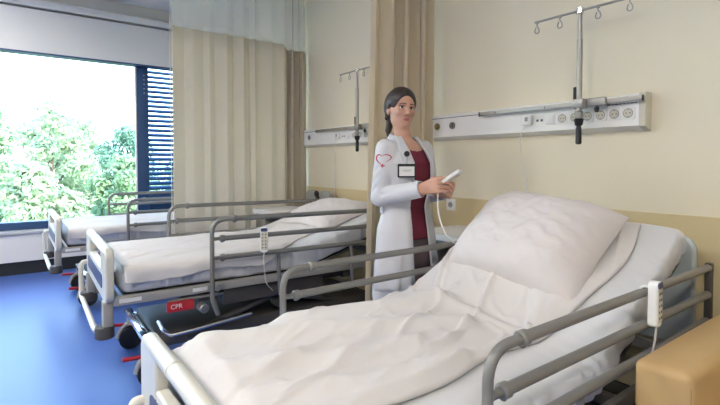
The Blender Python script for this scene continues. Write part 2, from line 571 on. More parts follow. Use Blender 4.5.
tree_list = [
    (-17.5, -1.3, 3.9, 2.4, 'tall leafy green tree at the left edge of the big window'),
    (-21.0, 1.2, 3.9, 2.5, 'pale green tree rising behind the foot of the farthest bed'),
    (-22.0, 4.0, 3.2, 2.6, 'rounded green tree in the right half of the big window'),
    (-16.0, 2.9, 1.7, 1.9, 'low bushy green tree below the dark window post'),
    (-14.5, 0.4, 1.5, 1.8, 'low dense green tree just above the sill at left'),
    (-27.0, -2.5, 4.4, 3.0, 'hazy green tree standing back between the taller trees at left'),
    (-24.0, 7.5, 2.6, 2.8, 'hazy green tree seen between the louvre slats'),
    (-28.0, 2.6, 4.2, 2.8, 'hazy green tree at the back in the middle of the window'),
]
for i, (x, y, top, sp, lab) in enumerate(tree_list):
    make_tree(lab, x, y, top, sp, 11 + i * 7, M['leaf'][i % 3])

# ================================================================== CURTAINS
def fold_panel(name, x0, ya, yb, z0, z1, amp, wl, m, parent, seed=0, n=160, nz=14, flare=0.0, topwave=0.0, drift=0.0):
    P = []
    for i in range(nz + 1):
        v = i / nz
        row = []
        for j in range(n + 1):
            u = j / n
            L = yb - ya
            ph = u * L / wl * 2 * PI
            y = ya + u * L
            j1 = 0.35 * math.sin(ph * 0.37 + seed) + 0.25 * math.sin(ph * 0.73 + 1.7 * seed)
            a = amp * (0.75 + 0.35 * math.sin(ph * 0.21 + seed * 2)) * (0.8 + 0.2 * v)
            sh = 0.35 * math.sin(v * 2.2 + ph * 0.13 + seed)
            x = x0 + a * math.sin(ph + j1 * 2 + sh * 0.4)
            yy = y + 0.4 * a * math.sin(2 * ph + j1 * 4) - flare * (1 - v) * (1 - u) + drift * v
            z = z0 + (z1 - z0) * v
            if topwave:
                z += topwave * math.sin(ph * 0.5 + seed) * v
            row.append((x, yy, z))
        P.append(row)
    return grid_mesh(name, P, m, parent, thick=0.003)

# long curtain between the farthest and the middle bed
cx = -4.36
t = thing('privacy_curtain', 'long beige curtain with white net header drawn between the farthest and middle beds', 'curtain', (cx, 1.75, 0.1), group='cubicle curtains')
ct = fold_panel('curtain_cloth', 0, -0.59, 0.53, 0, 2.40, 0.026, 0.155, 'curtain', t, 1.3, topwave=0.0)
fold_panel('net_header', 0, -0.59, 0.53, 2.40, 3.20, 0.022, 0.155, 'net', t, 1.3)
MB().tube([(0, -0.592, 0.0), (0, -0.592, 3.2)], 0.004, 6).build('side_hem', 'cord', t)
# bunched curtain at the wall behind it
t = thing('privacy_curtain', 'narrow bunched taupe curtain at the wall beside the end of the long beige curtain', 'curtain', (-4.40, 2.42, 0.1), group='cubicle curtains')
fold_panel('curtain_cloth', 0, -0.13, 0.16, 0, 2.36, 0.05, 0.075, 'curtain_dk', t, 0.4, n=120)
fold_panel('net_header', 0, -0.13, 0.16, 2.36, 3.20, 0.045, 0.075, 'net', t, 0.4, n=120)
# curtain behind the doctor
t = thing('privacy_curtain', 'tan curtain gathered in deep folds right behind the standing doctor', 'curtain', (-2.50, 2.25, 0.1), group='cubicle curtains')
fold_panel('curtain_cloth', 0, -0.30, 0.27, 0, 2.40, 0.072, 0.135, 'curtain_tan', t, 2.1, n=200, flare=0.06)
fold_panel('net_header', 0, -0.30, 0.27, 2.40, 3.20, 0.055, 0.125, 'net', t, 2.1, n=200)
for k, (xx, wd) in enumerate(((-4.38, 'above the long beige curtain'), (-2.50, 'above the tan curtain'))):
    tk = MB()
    tk.box((xx, 1.15, ZC - 0.075), (0.03, 2.85, 0.022), 0.003)
    for yy in (-0.2, 0.9, 2.0):
        tk.box((xx, yy, ZC - 0.035), (0.014, 0.03, 0.07))
    tk = tk.build('trim_%d' % (7 + k), 'white_paint')
    struct(tk)

# ================================================================== BEDS
ML, MT, MW = 2.03, 0.145, 0.88        # mattress length, thickness, width
BEND0, BEND1 = 1.00, 1.30

def path_fn(P, ang):
    """centre line of the mattress underside: s -> (y, z, theta)"""
    N = 400
    ys, zs, ths = [0.05], [P], [0.0]
    for i in range(1, N + 1):
        s = ML * 1.1 * i / N
        th = ang * sstep(BEND0, BEND1, s)
        ys.append(ys[-1] + math.cos(th) * ML * 1.1 / N)
        zs.append(zs[-1] + math.sin(th) * ML * 1.1 / N)
        ths.append(th)
    def f(s):
        t = min(max(s / (ML * 1.1), 0), 0.99999) * N
        i = int(t); k = t - i
        y = ys[i] + (ys[i + 1] - ys[i]) * k; z = zs[i] + (zs[i + 1] - zs[i]) * k
        th = ths[i] + (ths[i + 1] - ths[i]) * k
        if s < 0: y += s
        return y, z, th
    return f

def surf(f, x, s, h):
    y, z, th = f(s)
    return Vector((x, y - math.sin(th) * h, z + math.cos(th) * h))

def sheet_wrinkle(x, s, seed):
    """wrinkles of the fitted sheet (top and sides)"""
    r = 0.0
    r += 0.0045 * fbm(x * 3 + seed, s * 2.2, 0.3)
    q = fbm(s * 7.5 + x * 3.0, x * 1.2 + seed * 3, 1.0)
    r += 0.007 * (1 - abs(q) * 2.2)
    return r

def make_mattress(f, parent, seed, mw=MW):
    ns, per = 150, 84
    P = []
    hw = mw / 2
    for i in range(ns + 1):
        s = ML * i / ns
        e = min(s, ML - s)
        shrink = 0.0
        if e < 0.05:
            shrink = 0.05 - math.sqrt(max(0, 0.05 ** 2 - (0.05 - e) ** 2))
        row = []
        for j in range(per):
            a = 2 * PI * j / per
            ca, sa = math.cos(a), math.sin(a)
            # superellipse: wide flat box with soft corners
            ex, eh = 0.16, 0.34
            ux = math.copysign(abs(ca) ** ex, ca); uh = math.copysign(abs(sa) ** eh, sa)
            x = ux * (hw - shrink * 0.7)
            h = MT / 2 + uh * (MT / 2 - shrink * 0.8)
            side = abs(ux) ** 6
            wr = sheet_wrinkle(x, s, seed)
            amp = 0.55 + 1.9 * side * (1 if uh < 0.8 else 0.6)
            h += wr * amp * (0.3 if uh < 0 else 1.0) * (1 - side * 0.5)
            x += math.copysign(wr * 2.8 * side, ux) - math.copysign(0.012 * side * max(0, -uh), ux)
            row.append(surf(f, x, s, h))
        P.append(row)
    return grid_mesh('mattress', P, 'sheet', parent, closed_u=True, caps=True)

def ridge(x, s, pts, wdt):
    """soft fold along a polyline in bed coordinates"""
    best = 9
    for (a, b) in zip(pts[:-1], pts[1:]):
        ax, ay = a; bx, by = b
        dx, dy = bx - ax, by - ay
        t = max(0, min(1, ((x - ax) * dx + (s - ay) * dy) / (dx * dx + dy * dy)))
        d = math.hypot(x - ax - dx * t, s - ay - dy * t)
        best = min(best, d)
    k = best / wdt
    return math.exp(-k * k)

def make_cover(f, P, name, label, cat, group, loc, rz, x0, x1, s0, s1, seed, folds, puff=0.02, near_edge=None, far_drop=0.10, mk='duvet', amp_k=1.0):
    """a cotton cover lying on the mattress, far edge hanging over the side"""
    ns, nx = 170, 130
    hw = MW / 2
    rows_t, rows_b = [], []
    for i in range(ns + 1):
        s = s0 + (s1 - s0) * i / ns
        rt, rb = [], []
        xe = x1 if near_edge is None else near_edge(s)
        for j in range(nx + 1):
            u = j / nx
            q = x0 + (xe - x0) * u
            # q runs across the cloth; beyond the far edge it turns down
            over = max(0.0, -(hw - 0.01) - q)
            x = max(q, -(hw - 0.01))
            drop = 0.0
            if over > 0:
                rr = 0.045
                a = min(over / rr, PI / 2)
                x = -(hw - 0.01) - rr * math.sin(a) - 0.008
                drop = rr * (1 - math.cos(a)) + max(0, over - rr * PI / 2)
            over2 = max(0.0, q - (hw - 0.01))
            if over2 > 0:
                rr = 0.045
                a = min(over2 / rr, PI / 2)
                x = (hw - 0.01) + rr * math.sin(a) + 0.008
                drop = rr * (1 - math.cos(a)) + max(0, over2 - rr * PI / 2)
            e = min(1.0, (s - s0) / 0.06, (s1 - s) / 0.05 + 0.15, (xe - q) / 0.05 + 0.2)
            th_k = 1.0 if amp_k >= 1 else 0.65
            w = amp_k * 0.007 * fbm(q * 1.6 + seed, s * 1.3, 0.0)
            d1 = fbm(q * 4.2 + 1.5 * s + seed, s * 0.8 - 0.3 * q, 2.0)
            w += amp_k * 0.017 * max(0, 1 - abs(d1) * 4.5) ** 1.5
            d2 = fbm(q * 5.2 + 2.2 * s + seed * 2, s * 2.1 - 1.4 * q, 5.0)
            w += amp_k * 0.007 * max(0, 1 - abs(d2) * 4.5) ** 1.5
            for (pl, amp, wd) in folds:
                w += amp * ridge(q, s, pl, wd)
            w += puff * math.exp(-((q + 0.22) / 0.25) ** 2)
            hgt = MT + 0.020 * th_k + max(0.0, w) * max(0.0, e) + 0.010 * th_k * max(0, e)
            if over > 0:
                hh = MT + 0.022 * th_k - drop + max(0, w) * 0.4 * max(0, 1 - drop / 0.05)
                x -= 0.6 * max(0, w) * min(1, drop / 0.05) + 0.012 * math.sin(s * 21 + seed) * min(1, drop / 0.1)
                rt.append(surf(f, x, s, hh)); rb.append(surf(f, x + 0.010, s, hh - 0.002))
            elif over2 > 0:
                hh = MT + 0.022 * th_k - drop + max(0, w) * 0.4 * max(0, 1 - drop / 0.05)
                k_ = min(1, drop / 0.08)
                x += 0.5 * max(0, w) * k_ + (0.010 * math.sin(s * 17 + seed + 2 * math.sin(s * 5)) + 0.006 * math.sin(s * 41 + seed)) * k_
                rt.append(surf(f, x + 0.004, s, hh)); rb.append(surf(f, x - 0.010, s, hh - 0.002))
            else:
                rt.append(surf(f, x, s, hgt)); rb.append(surf(f, x, s, MT + 0.010))
        rows_t.append(rt); rows_b.append(rb)
    # closed loop per station: top left->right, bottom right->left
    G = [rows_t[i] + rows_b[i][::-1] for i in range(ns + 1)]
    o = grid_mesh(name, G, mk, None, closed_u=True, caps=True)
    o.location = loc; o.rotation_euler = (0, 0, rz)
    return tag(o, label, cat, group)

def side_rail(parent, side, P, head_drop=0.0, xo=0.512):
    """tubular rail: three long bars, bent foot end, flat head-end post"""
    x = side * xo
    zt = P + 0.372
    ZB = [zt, zt - 0.112, zt - 0.224]
    y0, y1 = 0.525, 1.97
    def zz(z, y): return z - head_drop * (y - y0) / (y1 - y0)
    rl = thing('side_rail', None, None, (0, 0, 0)); rl.parent = parent
    MB().tube(fillet([(x, y0, P - 0.09), (x, y0, zt), (x, y0 + 0.30, zt)], 0.085, 8), 0.0135, 14).build('bent_end_tube', 'rail', rl)
    for k, z in enumerate(ZB):
        ys = y0 + (0.13 if k == 0 else 0.055)
        if k:
            MB().cyl((x, y0, z), (x, ys + 0.02, z), 0.011, seg=12).build('bar_stub', 'rail', rl)
        MB().cyl((x, ys, z), (x, y1, zz(z, y1)), 0.0155, seg=16).build('bar', 'rail', rl)
        c = MB()
        c.cyl((x, ys - 0.008, z), (x, ys + 0.022, z), 0.0205, seg=16)
        c.cyl((x, ys + 0.006, z - 0.024), (x, ys + 0.006, z), 0.008, seg=10)
        c.build('collar', 'rail', rl)
    MB().box((x, y1 + 0.012, (ZB[0] + ZB[2]) / 2 - head_drop - 0.10), (0.026, 0.034, ZB[0] - ZB[2] + 0.24), 0.006).build('end_post', 'dark', rl)
    for yy in (y0 + 0.42, 1.50):
        a = MB()
        a.tube(smooth_path([(x, yy, zz(ZB[2], yy)), (x, yy + 0.005, P - 0.02), (x - side * 0.015, yy + 0.02, P - 0.14)], 5), 0.012, 12)
        a.build('link_arm', 'rail', rl)
    pv = MB()
    pv.tube(smooth_path([(x, y0, P - 0.085), (x, y0 + 0.01, P - 0.12), (x - side * 0.01, y0 + 0.035, P - 0.19)], 5), 0.015, 12)
    pv.build('pivot_arm', 'rail', rl)
    MB().cyl((x - side * 0.06, y0 - 0.05, P - 0.135), (x + side * 0.02, y0 - 0.05, P - 0.135), 0.026).build('pivot_knob', 'steel', rl)
    MB().cyl((x - side * 0.06, y0 + 0.03, P - 0.03), (x + side * 0.012, y0 + 0.03, P - 0.03), 0.018).build('pivot_knob', 'steel', rl)
    return rl

def end_panel(name, parent, y, th, w, z0, z1, m, inset=True, sidey=-1):
    hw = w / 2
    e = thing(name, None, None, (0, 0, 0)); e.parent = parent
    b = MB()
    pw = 0.20
    r = 0.055
    ya, yb = y - th / 2, y + th / 2
    # pillars, rounded on the outside
    for s in (-1, 1):
        xs = sorted((s * hw, s * (hw - pw)))
        cor = (1, 0, 0, 1) if s < 0 else (0, 1, 1, 0)
        b.prism(rrect(xs[0], xs[1], z0, z1, r, 7, cor), 'y', ya, yb)
    b.prism([(-hw + pw, z0), (hw - pw, z0), (hw - pw, z1 - 0.125), (-hw + pw, z1 - 0.125)], 'y', ya, yb)
    body = b.build('panel', m, e, angle=40)
    bv = body.modifiers.new('soft_edges', 'BEVEL'); bv.width = 0.009; bv.segments = 3; bv.limit_method = 'ANGLE'; bv.angle_limit = R(50)
    t = MB()
    t.tube([(-hw + 0.03, y, z1 - 0.022), (-hw + 0.05, y, z1 - 0.022), (hw - 0.05, y, z1 - 0.022), (hw - 0.03, y, z1 - 0.022)], [0.018, 0.026, 0.026, 0.018], 18)
    for s in (-1, 1):
        t.cyl((s * 0.16, y, z1 - 0.022), (s * 0.16 + 0.016, y, z1 - 0.022), 0.0285, seg=18)
    t.build('grip_bar', m, e)
    if inset:
        MB().prism(rrect(-hw + 0.14, hw - 0.14, z0 + 0.06, z1 - 0.155, 0.02), 'y', ya - 0.004, yb + 0.004).build('inset_panel', 'blue', e)
    return e

def castor(parent, x, y, pedal_y, zc=0.075):
    cs = thing('castor', None, None, (0, 0, 0)); cs.parent = parent
    w = MB()
    for s in (-1, 1):
        w.cyl((x + s * 0.012, y, zc), (x + s * 0.034, y, zc), 0.075, seg=28)
    w.cyl((x - 0.02, y, zc), (x + 0.02, y, zc), 0.02)
    w.build('wheel', 'black', cs)
    h = MB()
    h.tube(smooth_path([(x, y + 0.085 * k, z) for k, z in ((-0.9, 0.08), (-0.6, 0.145), (0, 0.17), (0.6, 0.145), (0.9, 0.09))], 5), 0.018, 10)
    h.cyl((x, y, 0.16), (x, y, 0.235), 0.022)
    h.build('fork', 'grey', cs)
    p = MB()
    p.tube([(x, y, 0.165), (x, y + pedal_y * 0.06, 0.17), (x, y + pedal_y * 0.145, 0.175)], [0.009, 0.011, 0.014], 12)
    p.build('brake_pedal', 'red', cs)
    return cs

def make_bed(label, x, y, rz, P, ang, seed, head_drop=0.0, mw=MW, hb_h=0.36):
    t = thing('hospital_bed', label, 'hospital bed', (x, y, 0), rz, 'adjustable hospital beds in a row')
    f = path_fn(P - (0.0 if hb_h > 0.4 else 0.014), ang)
    end_panel('footboard', t, 0.0, 0.042, 0.97, P - 0.04, P + 0.25, 'cream')
    # headboard with rounded top
    hb = thing('headboard', None, None, (0, 0, 0)); hb.parent = t
    b = MB().prism(rrect(-0.435, 0.435, P - 0.02, P + hb_h, 0.06, 8), 'y', 2.06, 2.10).build('panel', 'headb', hb, angle=40)
    bv = b.modifiers.new('soft_edges', 'BEVEL'); bv.width = 0.012; bv.segments = 3; bv.limit_method = 'ANGLE'; bv.angle_limit = R(50)
    MB().prism(rrect(-0.30, 0.30, P + 0.08, P + hb_h - 0.10, 0.03), 'y', 2.056, 2.104).build('inset_panel', 'blue', hb)
    # bed frame
    fr = MB()
    for s in (-1, 1):
        fr.box((s * 0.445, 1.03, P - 0.035), (0.03, 2.02, 0.05), 0.006)
    for yy in (0.035, 0.7, 1.35, 2.03):
        fr.box((0, yy, P - 0.04), (0.88, 0.04, 0.04), 0.004)
    fr.build('bed_frame', 'frame', t)
    st = MB()
    st.bm.free()
    for yy in (0.10, 0.47):
        for s in (-1, 1):
            MB().box((s * 0.461, yy, P - 0.035), (0.003, 0.085 if yy > 0.3 else 0.11, 0.022), 0.001).build('sticker', 'paper', t)
    # platform sections that follow the backrest
    for (sa, sb) in ((0.03, 0.52), (0.54, 1.00), (1.28, 1.97)):
        rows = []
        for k in range(7):
            s = sa + (sb - sa) * k / 6
            rows.append([surf(f, xx, s, hh) for xx, hh in ((-0.42, -0.022), (0.42, -0.022), (0.42, -0.003), (-0.42, -0.003))])
        o = grid_mesh('platform_section', rows, 'dark', t, closed_u=True, caps=True)
        o.data.set_sharp_from_angle(angle=R(30))
    make_mattress(f, t, seed, mw)
    # under-frame, actuators, scissor arms
    ca = MB()
    ca.box((0, 1.05, P - 0.115), (0.50, 1.10, 0.085), 0.02)
    ca.box((0.0, 0.52, P - 0.10), (0.82, 0.10, 0.05), 0.01)
    ca.box((0.0, 1.55, P - 0.10), (0.82, 0.10, 0.05), 0.01)
    ca.box((0.36, 0.98, P - 0.12), (0.10, 0.72, 0.10), 0.015)
    ca.build('actuator_housing', 'dark', t)
    # backrest lift motor tube with bellows
    be = MB()
    p0 = Vector((0.30, 0.95, P - 0.12)); p1 = surf(f, 0.30, 1.62, -0.03)
    for k in range(26):
        q0 = p0.lerp(p1, k / 26); q1 = p0.lerp(p1, (k + 0.62) / 26)
        be.cyl(q0, q1, 0.030 if k % 2 else 0.026, seg=14)
    be.cyl(p0, p1, 0.018, seg=12)
    be.build('bellows', 'black', t)
    for s in (-1, 1):
        ar = MB()
        ar.tube([(s * 0.33, 0.42, 0.235), (s * 0.33, 1.18, P - 0.12)], 0.022, 10)
        ar.tube([(s * 0.30, 1.62, 0.235), (s * 0.30, 0.86, P - 0.12)], 0.022, 10)
        ar.cyl((s * 0.28, 1.02, (0.235 + P - 0.12) / 2), (s * 0.36, 1.02, (0.235 + P - 0.12) / 2), 0.03)
        ar.build('lift_arm', 'dark', t)
    # wheeled base
    bs = MB()
    bs.box((0, 1.03, 0.235), (0.66, 1.55, 0.085), 0.025)
    bs.build('base_cover', 'dark', t)
    for yy in (0.22, 1.82):
        ch = MB()
        ch.box((0, yy, 0.235), (0.84, 0.055, 0.036), 0.012)
        for s in (-1, 1):
            ch.box((s * 0.30, yy + (0.06 if yy < 1 else -0.06), 0.235), (0.05, 0.16, 0.034), 0.01)
        ch.build('base_crossbar', 'chrome', t)
    MB().tube(smooth_path([(0.12, 0.31, 0.285), (0.36, 0.31, 0.285), (0.40, 0.40, 0.29), (0.42, 0.80, 0.33)], 5), 0.013, 10).build('pedal_rod', 'chrome', t)
    for (sx_, yy, py) in ((-1, 0.22, -1), (1, 0.22, -1), (-1, 1.82, 1), (1, 1.82, 1)):
        castor(t, sx_ * 0.33, yy, py)
    # bumper loop outside the footboard
    bl = MB()
    bl.tube(fillet([(-0.45, -0.02, P + 0.03), (-0.45, -0.058, P + 0.03), (-0.45, -0.058, P - 0.20), (0.36, -0.058, P - 0.20), (0.41, -0.02, P - 0.20)], 0.06, 6), 0.016, 12)
    bl.build('bumper_loop', 'cream', t)
    for s in (-1, 1):
        MB().box((s * 0.41, -0.005, P - 0.105), (0.07, 0.05, 0.15), 0.01).build('bumper_bracket', 'frame', t)
    MB().cyl((0.415, -0.02, P - 0.228), (0.415, -0.02, P - 0.165), 0.048, seg=24).build('bumper_roller', 'dark', t)
    MB().cyl((-0.415, -0.02, P - 0.228), (-0.415, -0.02, P - 0.165), 0.048, seg=24).build('bumper_roller', 'dark', t)
    # emergency lowering handle
    for s in (-1, 1):
        cp = MB().box((s * 0.45, 0.36, P - 0.115), (0.035, 0.15, 0.055), 0.006).build('cpr_handle', 'red', t)
        mt = Matrix.Translation((s * 0.4685, 0.335, P - 0.112)) @ Matrix.Rotation(s * PI / 2, 4, 'Z') @ Matrix.Rotation(PI / 2, 4, 'X')
        text_mesh('lettering', 'CPR', 0.036, 'white', mt, cp)
        MB().cyl((s * 0.42, 0.30, P - 0.09), (s * 0.42, 0.62, P - 0.09), 0.010, seg=10).build('handle_rod', 'steel', t)
    for s in (-1, 1):
        side_rail(t, s, P, head_drop)
    return t, f

P1, P2, P3 = 0.470, 0.578, 0.572
beds = []
B1 = (-1.197, 0.36, 0.0); B2 = (-3.205, 0.42, R(-1.5)); B3 = (-5.13, 0.32, R(0.0))
bed1, f1 = make_bed('nearest hospital bed with raised backrest and one big pillow beside the tan armchair', *B1, P1, R(29), 1.7, hb_h=0.48)
bed2, f2 = make_bed('middle hospital bed with a red handle under its frame and a remote on the rail', *B2, P2, R(17), 4.1, head_drop=0.015)
bed3, f3 = make_bed('farthest hospital bed standing by the big window partly behind the long beige curtain', *B3, P3, R(12), 8.3)

def edge1(s):
    return 0.245 + 0.02 * math.sin(s * 5.0) + 0.012 * math.sin(s * 11 + 1) + 0.07 * sstep(1.1, 1.7, s)
folds1 = [
    ([(-0.36, 0.10), (-0.16, 0.55), (0.02, 0.95)], 0.030, 0.055),
    ([(-0.12, 0.02), (0.02, 0.45), (0.06, 0.80)], 0.026, 0.045),
    ([(-0.42, 0.45), (-0.28, 0.80), (-0.18, 1.15)], 0.032, 0.06),
    ([(0.06, 0.10), (0.15, 0.40), (0.20, 0.75)], 0.022, 0.04),
    ([(-0.30, 1.0), (-0.05, 1.12), (0.15, 1.10)], 0.018, 0.05),
    ([(0.22, 0.0), (0.235, 0.6), (0.21, 1.2), (0.20, 1.8)], 0.020, 0.035),
]
make_cover(f1, P1, 'duvet', 'rumpled white duvet spread over the nearest bed under the big pillow', 'duvet', 'white bed covers',
           (B1[0], B1[1], 0), B1[2], -0.62, 0.25, 0.015, 1.97, 2.3, folds1, puff=0.045, near_edge=edge1)
folds2 = [([(-0.3, 0.2), (0.0, 0.8), (0.1, 1.2)], 0.015, 0.06), ([(0.1, 0.1), (0.22, 0.7), (0.2, 1.4)], 0.015, 0.05)]
make_cover(f2, P2, 'duvet', 'smooth white duvet lying on the middle bed behind the rail with the remote', 'duvet', 'white bed covers',
           (B2[0], B2[1], 0), B2[2], -0.50, 0.3, 0.02, 1.80, 6.3, folds2, puff=0.0, amp_k=0.45, near_edge=lambda s: 0.535 + 0.012 * math.sin(s * 9) + (0.26 - 0.535) * sstep(0.75, 1.25, s))
make_cover(f3, P3, 'duvet', 'smooth white duvet lying on the farthest bed by the window', 'duvet', 'white bed covers',
           (B3[0], B3[1], 0), B3[2], -0.50, 0.3, 0.02, 1.80, 9.3, folds2, puff=0.0, amp_k=0.45, near_edge=lambda s: 0.53 + 0.012 * math.sin(s * 8 + 1))

def pillow(label, f, bed, s_c, x_c, ln, wd, th, yaw, seed, lift=0.0, tilt=0.0, group='white pillows'):
    """soft pillow lying on the backrest at path position s_c"""
    nu, nv = 64, 48
    y, z, th_ = f(s_c)
    # local frame on the backrest
    ex = Vector((1, 0, 0)); es = Vector((0, math.cos(th_), math.sin(th_))); en = Vector((0, -math.sin(th_), math.cos(th_)))
    if tilt:
        es = (es * math.cos(tilt) + en * math.sin(tilt)); en = ex.cross(es)
    if yaw:
        r = Matrix.Rotation(yaw, 3, en); ex = r @ ex; es = r @ es
    base = Vector((x_c, y, z)) + Vector((0, -math.sin(th_), math.cos(th_))) * (MT + 0.045 + lift)
    def prof(u, v):
        a = max(0.0, 1 - abs(u) ** 3.2); b = max(0.0, 1 - abs(v) ** 2.8)
        return (a * b) ** 0.52
    top, bot = [], []
    for i in range(nu + 1):
        u = -1 + 2 * i / nu
        rt, rb = [], []
        for j in range(nv + 1):
            v = -1 + 2 * j / nv
            pin = 1 - 0.055 * (1 - abs(u)) * abs(v) ** 3
            pin2 = 1 - 0.05 * (1 - abs(v)) * abs(u) ** 3
            X = u * ln / 2 * pin2; Y = v * wd / 2 * pin
            p = prof(u, v)
            w = 0.007 * fbm(u * 1.8 + seed, v * 1.6, 0.0) + 0.009 * max(0, 1 - 4 * abs(fbm(u * 2.6 + v * 1.5 + seed, v * 2.2 - u, 3.0)))
            w += 0.010 * math.sin(9 * math.atan2(v, u) + seed) * max(0, (u * u + v * v) - 0.7) * p
            sag = -0.030 * abs(u) ** 2.2
            rt.append(base + ex * X + es * Y + en * (th * 0.80 * p + w * min(1, p * 1.5) + sag))
            rb.append(base + ex * X + es * Y + en * (-th * 0.22 * p + sag - 0.006))
        top.append(rt); bot.append(rb)
    G = [top[i] + bot[i][::-1] for i in range(nu + 1)]
    o = grid_mesh('pillow', G, 'pillow', None, closed_u=True, caps=True)
    o.location = (bed[0], bed[1], 0); o.rotation_euler = (0, 0, bed[2])
    return tag(o, label, 'pillow', group)
pillow('plump white pillow propped on the raised end of the nearest bed', f1, B1, 1.66, -0.055, 0.68, 0.50, 0.20, R(-3), 1.1, lift=0.045, tilt=R(11))
pillow('white pillow on the raised end of the middle bed beside the tan curtain', f2, B2, 1.62, -0.02, 0.70, 0.48, 0.09, R(3), 5.1)

def hand_control(label, x, y, z, rz, cord_pts, scale=1.0):
    """bed remote hooked over a rail"""
    t = thing('bed_remote', label, 'remote control', (x, y, z), rz, 'bed remotes hung on rails')
    b = MB()
    b.prism(rrect(-0.023, 0.023, -0.075, 0.075, 0.014), 'x', -0.010, 0.020)
    b = b.build('body', 'white', t, angle=50)
    bv = b.modifiers.new('soft', 'BEVEL'); bv.width = 0.004; bv.segments = 2
    MB().prism(rrect(-0.019, 0.019, -0.060, 0.052, 0.008), 'x', 0.0195, 0.0218).build('keypad', 'cap', t)
    k = MB()
    for r_ in range(5):
        for c_ in (-1, 1):
            k.cyl((0.0215, c_ * 0.009, 0.036 - r_ * 0.020), (0.0232, c_ * 0.009, 0.036 - r_ * 0.020), 0.0042, seg=10)
    k.build('buttons', 'ink', t)
    MB().prism(rrect(-0.020, 0.020, 0.053, 0.073, 0.008), 'x', 0.0192, 0.0225).build('display', 'blue', t)
    hk = MB()
    hk.tube(fillet([(0.004, 0, 0.02), (-0.004, 0, 0.052), (-0.038, 0, 0.052), (-0.038, 0, 0.015)], 0.014, 5), 0.0045, 8)
    hk.build('hook', 'white', t)
    MB().tube(smooth_path(cord_pts, 8), 0.0032, 8).build('cord', 'cord', t)
    return t
hand_control('white remote with black buttons hung on the near rail of the nearest bed', -0.650, 1.70, 0.815, R(4),
             [(0.01, 0, -0.072), (0.008, -0.003, -0.12), (-0.01, -0.01, -0.24), (-0.05, 0.03, -0.34)])
hand_control('white remote with dark blue top hung on the near rail of the middle bed', -2.628, 1.235, 0.812, R(-25),
             [(0.01, 0, -0.072), (0.012, 0.0, -0.15), (0.0, 0.01, -0.26), (-0.06, 0.05, -0.33)])

# ================================================================== BED-HEAD UNITS
def head_unit(label, xl, items, plug_x=None):
    """white service panel on the wall; xl = left end; items are (kind, offset from the left end)"""
    L = 1.545
    t = thing('bed_head_unit', label, 'wall unit', (xl, YN, 1.535), 0, 'bed-head service units')
    b = MB()
    prof = [(0.0, -0.088), (-0.045, -0.076), (-0.068, -0.066), (-0.070, 0.090), (-0.062, 0.096), (0.0, 0.096)]
    b.prism(prof, 'x', 0.012, L - 0.03)
    b.build('casing', 'unit', t, angle=20)
    for (xa, xb) in ((0.0, 0.012), (L - 0.03, L)):
        MB().prism([(0.0, -0.092), (-0.047, -0.080), (-0.072, -0.069), (-0.074, 0.093), (-0.064, 0.100), (0.0, 0.100)], 'x', xa, xb).build('end_cap', 'cap' if xb > 1 else 'unit', t, angle=20)
    MB().box((L / 2 - 0.02, -0.0705, 0.070), (L - 0.06, 0.003, 0.004)).build('groove', 'ink', t)
    for kind, x in items:
        if kind in ('gas', 'gas_yellow'):
            g = MB()
            g.cyl((x, -0.070, 0.012), (x, -0.078, 0.012), 0.026, seg=28)
            g = g.build('gas_outlet', 'brass' if kind == 'gas_yellow' else 'steel', t)
            MB().cyl((x, -0.0775, 0.012), (x, -0.081, 0.012), 0.017, seg=24).build('valve_ring', 'ink', g)
            MB().cyl((x, -0.080, 0.012), (x, -0.086, 0.012), 0.009, seg=16).build('valve', 'brass' if kind == 'gas_yellow' else 'chrome', g)
        elif kind == 'socket':
            s = MB()
            s.prism(rrect(x - 0.033, x + 0.033, -0.033, 0.033, 0.006), 'y', -0.0735, -0.068)
            s = s.build('power_socket', 'white', t, angle=30)
            r = MB()
            ring = [(x + 0.0225 * math.cos(a), -0.0742, 0.0225 * math.sin(a)) for a in [2 * PI * k / 28 for k in range(28)]]
            r.tube(ring, 0.0022, 6, closed=True)
            r.build('socket_ring', 'grey', s)
            MB().cyl((x, -0.0725, 0), (x, -0.0738, 0), 0.0205, seg=24).build('socket_well', 'cap', s)
            for k in (-1, 1):
                MB().cyl((x + k * 0.0095, -0.0735, 0.0), (x + k * 0.0095, -0.0744, 0.0), 0.0034, seg=10).build('pin_hole', 'ink', s)
                MB().box((x, -0.0742, k * 0.0195), (0.007, 0.002, 0.004)).build('earth_clip', 'ink', s)
        elif kind == 'data':
            for k in (-1, 1):
                MB().box((x + k * 0.014, -0.071, -0.002), (0.013, 0.004, 0.013), 0.001).build('data_port', 'ink', t)
        elif kind == 'switch':
            s = MB().box((x, -0.072, 0.0), (0.062, 0.007, 0.062), 0.003).build('switch', 'white', t)
            MB().box((x, -0.0765, 0.0), (0.042, 0.004, 0.046), 0.002, rot=Matrix.Rotation(R(3), 3, 'X')).build('rocker', 'white', s)
    # small printed maker's line under the rail: too small to read in the photo
    pr = MB()
    x = L - 0.185
    for k in range(12):
        wd = 0.007 + 0.004 * ((k * 5) % 3)
        pr.box((x, -0.0703, 0.050), (wd, 0.001, 0.0075 if k < 6 else 0.004))
        x += wd + 0.0018
    tag(pr.build('print_line', 'ink', t), kind='stuff')
    return t

